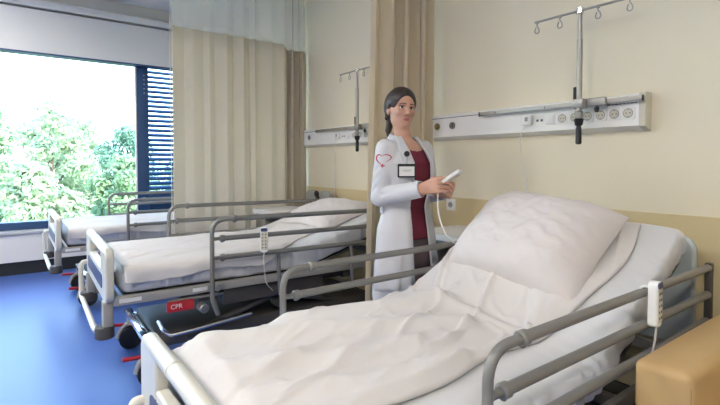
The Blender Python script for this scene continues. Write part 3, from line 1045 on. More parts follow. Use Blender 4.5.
def equipment_rail(label, xa, xb):
    t = thing('equipment_rail', label, 'rail', ((xa + xb) / 2, YN - 0.07, 1.602), 0, 'steel equipment rails')
    hl = (xb - xa) / 2
    MB().box((0, -0.030, 0), (2 * hl, 0.010, 0.026), 0.002).build('bar', 'steel', t)
    for s in (-1, 1):
        MB().box((s * (hl + 0.004), -0.030, 0), (0.008, 0.013, 0.029), 0.002).build('end_stop', 'black', t)
    for k in (-0.75, -0.05, 0.65):
        sp = MB()
        sp.cyl((k * hl, -0.001, 0.0), (k * hl, -0.026, 0.0), 0.009, seg=12)
        sp.build('spacer', 'steel', t)
        MB().cyl((k * hl, -0.034, 0), (k * hl, -0.0375, 0), 0.005, seg=10).build('screw', 'dark', t)
    return t

def iv_pole(label, x, ph):
    t = thing('infusion_pole', label, 'drip stand', (x, YN - 0.155, 1.602), 0, 'wall-rail drip poles')
    MB().cyl((0, 0, -0.045), (0, 0, 0.34), 0.0145, seg=18).build('outer_tube', 'steel', t)
    MB().cyl((0, 0, 0.33), (0, 0, 0.498), 0.0115, seg=18).build('inner_tube', 'steel', t)
    MB().cyl((-0.018, -0.004, 0.020), (-0.018, -0.004, 0.085), 0.0115, seg=14).build('height_lever', 'black', t)
    c = MB()
    c.box((0, 0.012, -0.004), (0.058, 0.055, 0.050), 0.006)
    c.box((0.075, 0.032, 0.0), (0.10, 0.020, 0.044), 0.005)
    c.build('rail_clamp', 'steel', t)
    kn = MB()
    kn.cyl((0.085, 0.020, -0.022), (0.085, 0.020, -0.030), 0.006)
    kn.cyl((0.085, 0.020, -0.030), (0.085, 0.020, -0.056), 0.013, 0.010, seg=14)
    kn.build('clamp_knob', 'black', t)
    cl = MB()
    cl.cyl((0, 0, -0.085), (0, 0, -0.045), 0.019, 0.022)
    cl.build('collar', 'steel', t)
    MB().cyl((0, 0, -0.122), (0, 0, -0.085), 0.019, 0.025).build('grip_nut', 'black', t)
    MB().tube([(0, 0, -0.122), (0, 0, -0.128), (0, 0, -0.135), (0, 0, -0.215), (0, 0, -0.222)], [0.012, 0.012, 0.0145, 0.0155, 0.010], 16).build('handle', 'black', t)
    ang = ph
    d = Vector((math.cos(ang), math.sin(ang), 0))
    hub = MB()
    hub.cyl((0, 0, 0.470), (0, 0, 0.505), 0.019)
    hub.build('hub', 'chrome', t)
    MB().tube([d * -0.268 + Vector((0, 0, 0.488)), d * 0.268 + Vector((0, 0, 0.488))], 0.0062, 10).build('hook_bar', 'steel', t)
    for q in (-0.255, -0.115, 0.095, 0.250):
        p = d * q
        hk = MB()
        pts = [(0, 0, 0.485), (0, 0, 0.463)]
        loop = [(0.0125 * math.sin(a) * (1 - 0.35 * math.cos(a)) * d.x, 0.0125 * math.sin(a) * d.y, 0.443 + 0.020 * math.cos(a)) for a in [2 * PI * k / 18 for k in range(17)]]
        pts += loop
        hk.tube([(p.x + a, p.y + b, c_) for a, b, c_ in pts], 0.0034, 8)
        hk.cyl((p.x, p.y, 0.477), (p.x, p.y, 0.493), 0.009, seg=10)
        hk.build('hook', 'steel', t)
    return t

UNIT_X = -2.562
items = [('gas_yellow', 0.135), ('gas', 0.280), ('data', 0.965), ('switch', 1.032), ('socket', 1.108), ('socket', 1.182), ('socket', 1.254), ('socket', 1.325), ('socket', 1.396), ('socket', 1.464)]
head_unit('white wall service unit with row of sockets above the big pillow of the nearest bed', UNIT_X, items)
equipment_rail('steel rail along the wall unit above the nearest bed', -2.015, -1.022)
iv_pole('tall steel drip pole with four hooks on the rail above the nearest bed', -1.312, R(0))
head_unit('white wall service unit half hidden by the tan curtain above the middle bed', -4.50, [('gas', 0.085), ('gas', 0.230), ('data', 0.86), ('switch', 0.94), ('socket', 1.03), ('socket', 1.12), ('socket', 1.21), ('socket', 1.30), ('socket', 1.39)])
equipment_rail('steel rail along the wall unit above the middle bed beside the doctor', -4.08, -2.98)
iv_pole('steel drip pole above the middle bed at the left edge of the tan curtain', -3.31, R(0))

def plug_and_cord(label, x, z, pts, nm):
    t = thing('charger_plug', label, 'plug', (x, YN - 0.070, z), 0, 'plugs with hanging cords')
    MB().box((0, -0.016, 0), (0.062, 0.028, 0.062), 0.006).build('plug_body', 'white', t)
    MB().box((0, -0.0315, 0.004), (0.020, 0.003, 0.026), 0.001).build('plug_face', 'grey', t)
    MB().tube(smooth_path(pts, 8), 0.0032, 8).build('cord', 'white', t)
plug_and_cord('square white plug with thin cord hanging from the unit above the nearest bed', -1.668, 1.540,
              [(-0.010, -0.02, -0.030), (-0.040, -0.02, -0.08), (-0.070, 0.03, -0.20), (-0.045, 0.045, -0.38), (-0.03, 0.045, -0.62), (0.0, 0.045, -0.9)], 'a')
plug_and_cord('square white plug with thin cord hanging from the unit above the middle bed', -3.72, 1.540,
              [(-0.01, -0.02, -0.030), (-0.06, -0.01, -0.08), (-0.12, 0.04, -0.22), (-0.14, 0.045, -0.38), (-0.14, 0.045, -0.6), (-0.12, 0.045, -0.85)], 'b')

# wall socket under the doctor's hands
t = thing('wall_socket', 'square white wall socket on the wall below the hands of the doctor', 'wall socket', (-2.345, YN - 0.009, 0.975))
MB().box((0, -0.004, 0), (0.085, 0.010, 0.085), 0.004).build('cover_plate', 'white', t)
s = MB().cyl((0, -0.008, 0), (0, -0.0105, 0), 0.021, seg=24).build('socket_well', 'grey', t)
for k in (-1, 1):
    MB().cyl((k * 0.0095, -0.010, 0), (k * 0.0095, -0.0115, 0), 0.0034, seg=10).build('pin_hole', 'ink', s)

# ================================================================== BEDSIDE TABLES
def bedside_table(label, x, y, grey_back):
    t = thing('bedside_table', label, 'bedside table', (x, y, 0), 0, 'bedside tables by the head wall')
    MB().prism(rrect(-0.24, 0.24, -0.235, 0.215, 0.05, 6), 'z', 0.805, 0.842).build('table_top', 'white_paint', t, angle=40)
    MB().prism(rrect(-0.215, 0.215, -0.21, 0.19, 0.04, 6), 'z', 0.785, 0.806).build('top_trim', 'grey', t, angle=40)
    for s in (-1, 1):
        MB().box((s * 0.175, 0.02, 0.44), (0.035, 0.30, 0.69), 0.006).build('side_post', 'frame', t)
    MB().box((0, 0.02, 0.33), (0.33, 0.30, 0.40), 0.008).build('cabinet_body', 'cap', t)
    d = MB().box((0, -0.137, 0.43), (0.30, 0.016, 0.16), 0.004).build('drawer', 'white_paint', t)
    MB().tube(fillet([(-0.06, -0.145, 0.45), (-0.06, -0.17, 0.45), (0.06, -0.17, 0.45), (0.06, -0.145, 0.45)], 0.012), 0.005, 8).build('handle', 'steel', d)
    d = MB().box((0, -0.137, 0.24), (0.30, 0.016, 0.19), 0.004).build('door', 'white_paint', t)
    MB().tube(fillet([(-0.06, -0.145, 0.30), (-0.06, -0.17, 0.30), (0.06, -0.17, 0.30), (0.06, -0.145, 0.30)], 0.012), 0.005, 8).build('handle', 'steel', d)
    b = MB(); b.box((0, 0.02, 0.105), (0.40, 0.34, 0.035), 0.01); b.build('base', 'frame', t)
    for sx_ in (-1, 1):
        for sy_ in (-1, 1):
            c = MB()
            c.cyl((sx_ * 0.16 - 0.012, 0.02 + sy_ * 0.13, 0.038), (sx_ * 0.16 + 0.012, 0.02 + sy_ * 0.13, 0.038), 0.038)
            c.cyl((sx_ * 0.16, 0.02 + sy_ * 0.13, 0.05), (sx_ * 0.16, 0.02 + sy_ * 0.13, 0.09), 0.010)
            c.build('wheel', 'dark', t)
    return t
bedside_table('white bedside table with rounded top behind the coat of the doctor', -1.99, 2.34, False)
bedside_table('white bedside table standing past the head of the middle bed by the beige curtain', -4.01, 2.10, True)

# grey two-winged chair back behind the far table
t = thing('commode_chair', 'grey chair with two-part backrest and black knob behind the middle bed', 'chair', (-3.98, 2.22, 0))
t.location = (-4.06, 2.405, 0)
for s in (-1, 1):
    b = MB().prism(rrect(0.045 if s > 0 else -0.225, 0.225 if s > 0 else -0.045, 0.66, 0.995 if s < 0 else 1.005, 0.04), 'y', 0.09, 0.125).build('backrest_wing', 'grey', t, angle=40)
    b.modifiers.new('soft', 'BEVEL').width = 0.006
kb = MB()
kb.cyl((-0.012, 0.10, 0.52), (-0.012, 0.10, 0.94), 0.020)
kb.build('back_post', 'dark', t)
MB().ball((-0.006, 0.085, 0.968), 0.030, 3, (1, 0.8, 1.1)).build('knob', 'black', t)
MB().tube([(-0.10, 0.105, 0.985), (-0.05, 0.09, 0.995), (-0.02, 0.09, 0.985)], 0.013, 10).build('knob_arm', 'grey', t)
MB().box((0, 0.0, 0.485), (0.44, 0.20, 0.05), 0.02).build('seat', 'grey', t)
for sx_ in (-1, 1):
    for sy_ in (-1, 1):
        MB().cyl((sx_ * 0.19, sy_ * 0.08, 0.0), (sx_ * 0.19, sy_ * 0.08, 0.47), 0.013).build('leg', 'steel', t)

# ================================================================== ARMCHAIR
t = thing('armchair', 'boxy tan vinyl armchair beside the rail of the nearest bed at the lower right', 'armchair', (-0.14, 1.94, 0))
def cushion(name, c, s, bev, parent, m='tan'):
    b = MB().box(c, s, bev, seg=5).build(name, m, parent, angle=60)
    return b
AX0, AX1 = -0.455, -0.318
for s in (-1, 1):
    ar = cushion('armrest', (s * 0.390, 0.0, 0.405), (0.150, 0.98, 0.61), 0.026, t)
    for e in (-1, 1):
        MB().tube([(s * 0.390 + e * 0.068, -0.491 + 0.012, 0.12), (s * 0.390 + e * 0.068, -0.491 + 0.012, 0.67)], 0.0022, 6).build('seam', 'seam', ar)
cushion('seat', (0, -0.03, 0.34), (0.625, 0.90, 0.20), 0.045, t)
cushion('backrest', (0, 0.40, 0.62), (0.625, 0.17, 0.62), 0.05, t)
cushion('base', (0, 0.0, 0.165), (0.625, 0.92, 0.14), 0.01, t)
for sx_ in (-1, 1):
    for sy_ in (-1, 1):
        MB().cyl((sx_ * 0.37, sy_ * 0.42, 0.0), (sx_ * 0.37, sy_ * 0.42, 0.105), 0.022, 0.028).build('leg', 'dark', t)

# ================================================================== THE DOCTOR
class SDF:
    """signed distance grid, blended solids, meshed with surface nets"""
    def __init__(self, lo, hi, h):
        self.lo = np.array(lo, float); self.h = h
        self.n = np.ceil((np.array(hi, float) - self.lo) / h).astype(int) + 1
        self.F = np.full(tuple(self.n), 0.5, np.float32)
    def _sl(self, lo, hi):
        a = np.maximum(0, np.floor((np.array(lo) - self.lo) / self.h).astype(int))
        b = np.minimum(self.n, np.ceil((np.array(hi) - self.lo) / self.h).astype(int) + 1)
        b = np.maximum(a, b)
        ax = [self.lo[k] + self.h * np.arange(a[k], b[k]) for k in range(3)]
        X, Y, Z = np.meshgrid(*ax, indexing='ij', sparse=True)
        return tuple(slice(a[k], b[k]) for k in range(3)), X, Y, Z
    def add(self, fn, lo, hi, k=0.0, op='+'):
        m = k * 1.5 + 0.035
        s, X, Y, Z = self._sl(np.array(lo) - m, np.array(hi) + m)
        d = fn(X, Y, Z).astype(np.float32)
        a = self.F[s]
        if op == '+':
            if k > 0:
                hh = np.clip(0.5 + 0.5 * (a - d) / k, 0, 1)
                self.F[s] = a * (1 - hh) + d * hh - k * hh * (1 - hh)
            else:
                self.F[s] = np.minimum(a, d)
        elif op == '-':
            if k > 0:
                hh = np.clip(0.5 - 0.5 * (a + d) / k, 0, 1)
                self.F[s] = a * (1 - hh) - d * hh + k * hh * (1 - hh)
            else:
                self.F[s] = np.maximum(a, -d)
        return self
    def cone(self, p, q, r0, r1, k=0.0, op='+'):
        p = np.array(p, float); q = np.array(q, float)
        v = q - p; L2 = max(1e-9, float(v @ v))
        def fn(X, Y, Z):
            t = np.clip(((X - p[0]) * v[0] + (Y - p[1]) * v[1] + (Z - p[2]) * v[2]) / L2, 0, 1)
            return np.sqrt((X - p[0] - v[0] * t) ** 2 + (Y - p[1] - v[1] * t) ** 2 + (Z - p[2] - v[2] * t) ** 2) - (r0 + (r1 - r0) * t)
        r = max(r0, r1)
        return self.add(fn, np.minimum(p, q) - r, np.maximum(p, q) + r, k, op)
    def chain(self, pts, rs, k=0.0):
        for i in range(len(pts) - 1):
            self.cone(pts[i], pts[i + 1], rs[i], rs[i + 1], k if i == 0 else min(k, 0.006))
        return self
    def ell(self, c, r, k=0.0, op='+', rot=None):
        c = np.array(c, float); r = np.array(r, float)
        Rm = np.eye(3) if rot is None else np.array(rot)
        def fn(X, Y, Z):
            x, y, z = X - c[0], Y - c[1], Z - c[2]
            a = Rm[0, 0] * x + Rm[1, 0] * y + Rm[2, 0] * z
            b = Rm[0, 1] * x + Rm[1, 1] * y + Rm[2, 1] * z
            g = Rm[0, 2] * x + Rm[1, 2] * y + Rm[2, 2] * z
            k0 = np.sqrt((a / r[0]) ** 2 + (b / r[1]) ** 2 + (g / r[2]) ** 2)
            k1 = np.sqrt((a / r[0] ** 2) ** 2 + (b / r[1] ** 2) ** 2 + (g / r[2] ** 2) ** 2) + 1e-9
            return np.where(k0 < 0.05, -r.min(), k0 * (k0 - 1.0) / k1)
        m = r.max()
        return self.add(fn, c - m, c + m, k, op)
    def sample(self, pts):
        p = (np.asarray(pts, float) - self.lo) / self.h
        p = np.clip(p, 0, np.array(self.n) - 1.001)
        i = p.astype(int); f = p - i
        F = self.F
        out = 0
        for dx in (0, 1):
            for dy in (0, 1):
                for dz in (0, 1):
                    wgt = (f[:, 0] if dx else 1 - f[:, 0]) * (f[:, 1] if dy else 1 - f[:, 1]) * (f[:, 2] if dz else 1 - f[:, 2])
                    out = out + wgt * F[i[:, 0] + dx, i[:, 1] + dy, i[:, 2] + dz]
        return out
    def project(self, origins, d, far=0.6, off=0.003):
        """march from the origins along d until the surface (plus off)"""
        o = np.asarray(origins, float); d = np.asarray(d, float)
        t = np.zeros(len(o))
        for _ in range(90):
            v = self.sample(o + d * t[:, None]) - off
            t = np.minimum(t + np.clip(v, -0.004, 0.02) * 0.8, far)
        return o + d * t[:, None]
    def mesh(self, name, m, parent=None, smooth_it=2):
        F = self.F
        ins = F < 0
        c = np.zeros(tuple(np.array(F.shape) - 1), np.int8)
        for dx in (0, 1):
            for dy in (0, 1):
                for dz in (0, 1):
                    c += ins[dx:F.shape[0] - 1 + dx, dy:F.shape[1] - 1 + dy, dz:F.shape[2] - 1 + dz]
        act = (c > 0) & (c < 8)
        idx = np.full(act.shape, -1, np.int32)
        A = np.argwhere(act)
        idx[act] = np.arange(len(A))
        acc = np.zeros((len(A), 3)); cnt = np.zeros(len(A))
        corners = [(0, 0, 0), (1, 0, 0), (0, 1, 0), (1, 1, 0), (0, 0, 1), (1, 0, 1), (0, 1, 1), (1, 1, 1)]
        vals = [F[A[:, 0] + a, A[:, 1] + b, A[:, 2] + g] for a, b, g in corners]
        for a in range(8):
            for b in range(a + 1, 8):
                ca, cb = np.array(corners[a]), np.array(corners[b])
                if np.abs(ca - cb).sum() != 1: continue
                va, vb = vals[a], vals[b]
                cr = (va < 0) != (vb < 0)
                t = np.where(cr, va / np.where(cr, va - vb, 1), 0)
                acc += np.where(cr[:, None], ca + (cb - ca) * t[:, None], 0)
                cnt += cr
        V = self.lo + (A + acc / cnt[:, None]) * self.h
        faces = []
        for ax in range(3):
            o = [0, 0, 0]; o[ax] = 1
            s0 = ins[:F.shape[0] - o[0], :F.shape[1] - o[1], :F.shape[2] - o[2]]
            s1 = ins[o[0]:, o[1]:, o[2]:]
            E = np.argwhere(s0 != s1)
            u, w = [(1, 2), (2, 0), (0, 1)][ax]
            ok = (E[:, u] > 0) & (E[:, w] > 0) & (E[:, u] < F.shape[u] - 1) & (E[:, w] < F.shape[w] - 1)
            E = E[ok]
            flip = s0[E[:, 0], E[:, 1], E[:, 2]]
            def at(du, dw):
                q = E.copy(); q[:, u] -= du; q[:, w] -= dw
                return idx[q[:, 0], q[:, 1], q[:, 2]]
            q = np.stack([at(1, 1), at(0, 1), at(0, 0), at(1, 0)], 1)
            q[~flip] = q[~flip][:, ::-1]
            faces.append(q)
        Q = np.concatenate(faces)
        Q = Q[(Q >= 0).all(1)]
        me = bpy.data.meshes.new(name)
        me.vertices.add(len(V)); me.vertices.foreach_set('co', V.astype(np.float32).ravel())
        me.loops.add(len(Q) * 4); me.loops.foreach_set('vertex_index', Q.ravel().astype(np.int32))
        me.polygons.add(len(Q)); me.polygons.foreach_set('loop_start', (np.arange(len(Q)) * 4).astype(np.int32))
        me.update(calc_edges=True); me.validate()
        me.shade_smooth()
        me.materials.append(M[m] if isinstance(m, str) else m)
        ob = link(bpy.data.objects.new(name, me), parent)
        if smooth_it:
            md = ob.modifiers.new('smooth', 'SMOOTH'); md.iterations = smooth_it; md.factor = 0.5
        return ob

DOC = (-1.938, 1.780, 0.0)
BODY_RZ = R(4)
doc = thing('person', 'dark-haired doctor in a white coat and burgundy top holding a white handset beside the bed', 'person', DOC, BODY_RZ)

# key joints (x forward, y to the left, z up)
SH_R, EL_R, WR_R = (-0.015, -0.152, 1.355), (-0.022, -0.188, 1.098), (0.228, -0.125, 1.150)
SH_L, EL_L, WR_L = (-0.015, 0.152, 1.355), (0.0, 0.190, 1.098), (0.232, 0.03, 1.125)
HEAD_RZ = R(-22)
HP = np.array((-0.062, 0.0, 1.490))            # pivot of the head on the neck
HROT = np.array(Matrix.Rotation(HEAD_RZ, 3, 'Z') @ Matrix.Rotation(R(4), 3, 'Y') @ Matrix.Rotation(R(-4), 3, 'X'))
HS = 0.925
def H(x, y, z):
    """head coordinates (face +x, origin at the neck pivot)"""
    return HP + HROT @ (np.array((x, y, z)) * HS)

B = SDF((-0.20, -0.30, -0.01), (0.42, 0.32, 1.73), 0.0037)
# legs and feet
for s in (-1, 1):
    B.chain([(0.0, s * 0.085, 0.90), (0.01, s * 0.085, 0.50), (-0.015, s * 0.08, 0.085)], [0.078, 0.050, 0.036], 0.03)
    B.cone((-0.03, s * 0.08, 0.035), (0.13, s * 0.095, 0.028), 0.036, 0.032, 0.02)
# trunk
B.ell((-0.01, 0, 0.93), (0.100, 0.150, 0.125), 0.05)
B.ell((0.0, 0, 1.08), (0.080, 0.112, 0.150), 0.05)
B.ell((-0.005, 0, 1.26), (0.092, 0.140, 0.160), 0.05)
for s in (-1, 1):
    B.ell((0.055, s * 0.06, 1.245), (0.040, 0.050, 0.055), 0.03)
B.cone((-0.018, -0.105, 1.350), (-0.018, 0.105, 1.350), 0.036, 0.036, 0.03)
B.cone((-0.025, 0, 1.38), tuple(H(-0.012, 0, 0.05)), 0.050, 0.042, 0.016)
# arms
B.chain([SH_R, EL_R, WR_R], [0.047, 0.037, 0.026], 0.03)
B.chain([SH_L, EL_L, WR_L], [0.047, 0.037, 0.026], 0.03)

def hand(wr, fwd, thumb_side, palm_n, curl, k0):
    """palm, four unequal bent fingers and a thumb; fwd: wrist to knuckles, thumb_side: towards the index, palm_n: out of the palm"""
    f = Vector(fwd).normalized(); u = Vector(thumb_side); u = (u - f * u.dot(f)).normalized()
    n = f.cross(u)
    if n.dot(Vector(palm_n)) < 0: n = -n
    w = Vector(wr)
    def P(a, b, c): return tuple(w + f * a + u * b + n * c)
    B.cone(P(0, 0, 0), P(0.03, 0, 0), 0.026, 0.024, 0.02)
    for b in (-0.026, -0.009, 0.008, 0.025):
        B.cone(P(0.02, b * 0.7, 0), P(0.082, b * 1.12, 0), 0.0155, 0.0115, 0.010)
    for i, (b, l) in enumerate(((-0.0325, 0.78), (-0.0115, 0.95), (0.0100, 1.0), (0.0310, 0.92))):
        a0 = 0.084
        pts = [Vector(P(a0, b * 1.02, 0))]
        ang = 0.0
        for j, (sl, da) in enumerate(((0.040, curl[0]), (0.026, curl[1]), (0.020, curl[2]))):
            ang += da
            d = f * math.cos(ang) + n * math.sin(ang) + u * (-0.04 * b * 20 * 0.2)
            pts.append(pts[-1] + d * sl * l)
        B.chain([tuple(p) for p in pts], [0.0090, 0.0083, 0.0077, 0.0068], 0.004)
    B.chain([P(0.025, 0.022, 0.008), P(0.052, 0.045, 0.024), P(0.085, 0.044, 0.038), P(0.108, 0.036, 0.044)], [0.0165, 0.0125, 0.0105, 0.0085], 0.012)
    return P
PR = hand(WR_R, (0.93, 0.16, 0.24), (-0.1, 0.25, 1.0), (0.2, 1.0, 0.1), (0.55, 0.85, 0.7), 0)
PL = hand(WR_L, (0.88, -0.35, 0.12), (0.1, 0.45, 0.9), (0.0, -0.6, 0.9), (0.55, 0.8, 0.6), 0)
# head
rotm = HROT
B.ell(H(-0.012, 0, 0.135), (0.096, 0.076, 0.088), 0.02, rot=rotm)
B.ell(H(0.028, 0, 0.078), (0.064, 0.055, 0.085), 0.03, rot=rotm)
B.ell(H(0.044, 0, 0.026), (0.040, 0.031, 0.030), 0.022, rot=rotm)
B.cone(H(0.078, 0, 0.010), H(0.076, 0, 0.012), 0.015, 0.015, 0.02)                     # chin
for s in (-1, 1):
    B.ell(H(0.056, s * 0.036, 0.080), (0.030, 0.022, 0.020), 0.02, rot=rotm)          # cheek bones
    B.ell(H(0.012, s * 0.043, 0.036), (0.028, 0.012, 0.020), 0.022, rot=rotm)         # jaw
    B.ell(H(0.100, s * 0.031, 0.108), (0.022, 0.022, 0.013), 0.012, '-', rot=rotm)    # eye socket
    B.cone(H(0.088, s * 0.016, 0.126), H(0.078, s * 0.045, 0.126), 0.008, 0.006, 0.012)   # brow
    B.ell(H(-0.012, s * 0.077, 0.092), (0.019, 0.008, 0.031), 0.006, rot=rotm)        # ear
B.cone(H(0.090, 0, 0.115), H(0.1165, 0, 0.074), 0.0070, 0.0100, 0.008)                  # nose bridge and tip
for s in (-1, 1):
    B.cone(H(0.104, s * 0.010, 0.069), H(0.094, s * 0.014, 0.068), 0.0075, 0.006, 0.006)
B.cone(H(0.088, -0.014, 0.041), H(0.088, 0.014, 0.041), 0.0065, 0.0065, 0.010)
body = B.mesh('body', 'skin', doc, 1)

# eyes, brows, lips
for s in (-1, 1):
    c = H(0.0708, s * 0.031, 0.108)
    eb = MB().ball(c, 0.0122, 3).build('eyeball', 'eye', doc)
    look = HROT @ np.array((1.0, -0.02 - s * 0.03, 0.0)); look /= np.linalg.norm(look)
    ic = c + look * 0.0088
    MB().ball(ic, 0.0063, 3).build('iris', 'iris', eb)
    lid = [H(0.0745 + 0.0135 * math.cos(a * 0.9) * math.cos(b), s * (0.031 + 0.0152 * math.sin(a)), 0.1085 + 0.0082 * math.cos(a)) for a, b in [(x_, 0.25) for x_ in np.linspace(-1.35, 1.35, 11)]]
    MB().tube(lid, [0.0012, 0.002, 0.0024, 0.0026, 0.0026, 0.0026, 0.0026, 0.0026, 0.0024, 0.002, 0.0012], 6).build('eyelash', 'hair', doc)
    org = [H(0.14, s * y_, z_) for y_, z_ in smooth_path([(0.013, 0.1295, 0), (0.026, 0.1315, 0), (0.040, 0.1305, 0), (0.050, 0.1255, 0)], 4) and [(p_.x, p_.y) for p_ in smooth_path([(0.013, 0.1295, 0), (0.026, 0.1315, 0), (0.040, 0.1305, 0), (0.050, 0.1255, 0)], 4)]]
    pr = B.project(org, HROT @ np.array((-1.0, 0, 0)), 0.2, 0.0006)
    n_ = len(pr)
    MB().tube([tuple(p_) for p_ in pr], [0.0032 - 0.0018 * k / n_ for k in range(n_)], 6).build('eyebrow', 'hair', doc)
for z_, r_, bend in ((0.0450, 0.0044, 0.0022), (0.0375, 0.0056, -0.002)):
    org = [H(0.14, y_, z_ + bend * (1 - (y_ / 0.0245) ** 2) * 0.6) for y_ in np.linspace(-0.0245, 0.0245, 13)]
    pr = B.project(org, HROT @ np.array((-1.0, 0, 0)), 0.2, -0.0018)
    MB().tube([tuple(p_) for p_ in pr], [max(0.0012, r_ * (1 - (abs(k - 6) / 6.4) ** 2)) for k in range(13)], 8).build('lip', 'lip', doc)

# hair, combed back into a low ponytail
Hr = SDF((-0.24, -0.20, 1.26), (0.20, 0.20, 1.76), 0.004)
Hr.ell(H(-0.014, 0, 0.140), (0.104, 0.084, 0.093), 0.0, rot=rotm)
Hr.ell(H(-0.045, 0, 0.105), (0.066, 0.080, 0.085), 0.03, rot=rotm)
Hr.ell(H(0.098, 0, 0.068), (0.073, 0.063, 0.104), 0.014, '-', rot=rotm)      # face opening
for s in (-1, 1):
    Hr.ell(H(0.012, s * 0.085, 0.045), (0.055, 0.030, 0.062), 0.01, '-', rot=rotm)
    Hr.ell(H(-0.012, s * 0.088, 0.088), (0.022, 0.018, 0.032), 0.006, '-', rot=rotm)
Hr.ell(H(-0.02, 0, 0.000), (0.075, 0.065, 0.055), 0.02, '-', rot=rotm)
Hr.ell(H(-0.098, 0.01, 0.085), (0.026, 0.027, 0.028), 0.015, rot=rotm)
Hr.chain([H(-0.105, -0.005, 0.080), H(-0.114, -0.015, 0.030), H(-0.102, -0.028, -0.03), H(-0.088, -0.035, -0.065)], [0.022, 0.023, 0.018, 0.007], 0.015)
for k in range(5):
    Hr.cone(H(-0.03 + 0.012 * k, -0.079 - 0.001 * k, 0.115), H(-0.085, -0.055, 0.055 - 0.004 * k), 0.007, 0.007, 0.01)
Hr.mesh('hair', 'hair', doc, 2)

# ---- clothes
def interp(z, tab):
    zs = [t_[0] for t_ in tab]
    return [np.interp(z, zs, [t_[k] for t_ in tab]) for k in range(1, len(tab[0]))]
COAT = [(0.50, -0.005, 0.172, 0.212), (0.70, -0.008, 0.154, 0.205), (0.92, -0.010, 0.132, 0.188), (1.04, -0.004, 0.106, 0.150), (1.20, 0.008, 0.128, 0.170),
        (1.28, 0.008, 0.126, 0.172), (1.34, -0.006, 0.102, 0.165), (1.385, -0.020, 0.080, 0.132), (1.42, -0.030, 0.064, 0.085), (1.455, -0.034, 0.060, 0.068)]
def trunk_fn(off, wave=0.0):
    def fn(X, Y, Z):
        c_, rx, ry = interp(Z, COAT)
        if wave:
            a = np.arctan2(Y, X - c_)
            wv = wave * np.clip((1.08 - Z) / 0.5, 0, 1) * (np.sin(a * 7 + 0.6) + 0.5 * np.sin(a * 13 + Z * 5))
        else:
            wv = 0.0
        rx_ = rx + off + wv; ry_ = ry + off + wv
        k_ = np.sqrt(((X - c_) / rx_) ** 2 + (Y / ry_) ** 2)
        g = np.sqrt(((X - c_) / rx_ ** 2) ** 2 + (Y / ry_ ** 2) ** 2) + 1e-6
        return k_ * (k_ - 1) / g * 0.9
    return fn
LO, HI = (-0.26, -0.34, 0.44), (0.34, 0.34, 1.50)
K = SDF(LO, HI, 0.0045)
K.add(trunk_fn(0.0, 0.011), LO, HI)
K.add(lambda X, Y, Z: (Z - 0.515) + 0 * X + 0 * Y, LO, HI, 0.004, '-')
def lean(p, q, t): return tuple(np.array(p) + (np.array(q) - np.array(p)) * t)
CU_R, CU_L = lean(EL_R, WR_R, 0.97), lean(EL_L, WR_L, 0.92)
for S_, E_, C_ in ((SH_R, EL_R, CU_R), (SH_L, EL_L, CU_L)):
    K.chain([S_, lean(S_, E_, 0.5), E_, lean(E_, C_, 0.5), C_], [0.056, 0.055, 0.051, 0.047, 0.043], 0.03)
# sleeve creases near the elbow
for k in range(2, 5):
    p_ = np.array(lean(EL_R, WR_R, 0.05 + 0.13 * k)); 
    K.cone(p_ + np.array((-0.03, -0.052, -0.02 + 0.01 * k)), p_ + np.array((0.03, -0.050, 0.035)), 0.005, 0.003, 0.022, '-')
for k in range(3):
    p_ = np.array(lean(SH_R, EL_R, 0.45 + 0.2 * k))
    K.cone(p_ + np.array((0.03, -0.055, 0.03)), p_ + np.array((-0.04, -0.05, -0.03)), 0.005, 0.003, 0.022, '-')
SOLID = SDF(LO, HI, 0.0045); SOLID.F = K.F.copy()
# hollow it, open it at the front, at the cuffs and the hem
K.add(trunk_fn(-0.0125, 0.011), LO, (0.34, 0.34, 1.52), 0.0, '-')
K.cone(lean(EL_R, CU_R, 0.80), lean(EL_R, CU_R, 1.5), 0.036, 0.036, 0, '-')
K.cone(lean(EL_L, CU_L, 0.80), lean(EL_L, CU_L, 1.5), 0.036, 0.036, 0, '-')
K.add(lambda X, Y, Z: (1.430 - 0.30 * (X + 0.02)) - Z + 0 * Y, LO, (0.34, 0.34, 1.6), 0.003, '-')
def cuff_cut(E_, C_):
    a = np.array(E_); v = np.array(C_) - a; L_ = np.linalg.norm(v); v = v / L_
    c_ = np.array(C_)
    K.add(lambda X, Y, Z: -((X - c_[0]) * v[0] + (Y - c_[1]) * v[1] + (Z - c_[2]) * v[2]), c_ - 0.06, c_ + 0.06, 0.003, '-')
cuff_cut(EL_R, CU_R); cuff_cut(EL_L, CU_L)
def open_w(Z):
    return np.interp(Z, [0.5, 0.9, 1.05, 1.20, 1.34, 1.42, 1.48], [0.072, 0.058, 0.054, 0.070, 0.066, 0.056, 0.054])
def front_cut(X, Y, Z):
    return np.maximum(np.abs(Y + 0.012) - open_w(Z), 0.01 - X)
K.add(front_cut, LO, HI, 0.006, '-')
coat_o = K.mesh('coat', 'coatc', doc, 2)

def patch(name, pts_yz, m, parent, off=0.004, thick=0.003, axis=(-1, 0, 0), start=0.32):
    """strip of cloth lying on the coat; pts_yz[i][j] = (y, z) seen from the front"""
    nu_, nv_ = len(pts_yz), len(pts_yz[0])
    ax = np.array(axis, float)
    if abs(ax[0]) > 0.5: org = [(start, p_[0], p_[1]) for r_ in pts_yz for p_ in r_]
    else: org = [(p_[0], -start, p_[1]) for r_ in pts_yz for p_ in r_]
    pr = SOLID.project(org, ax, 0.6, off).reshape(nu_, nv_, 3)
    return grid_mesh(name, pr, m, parent, thick=thick)
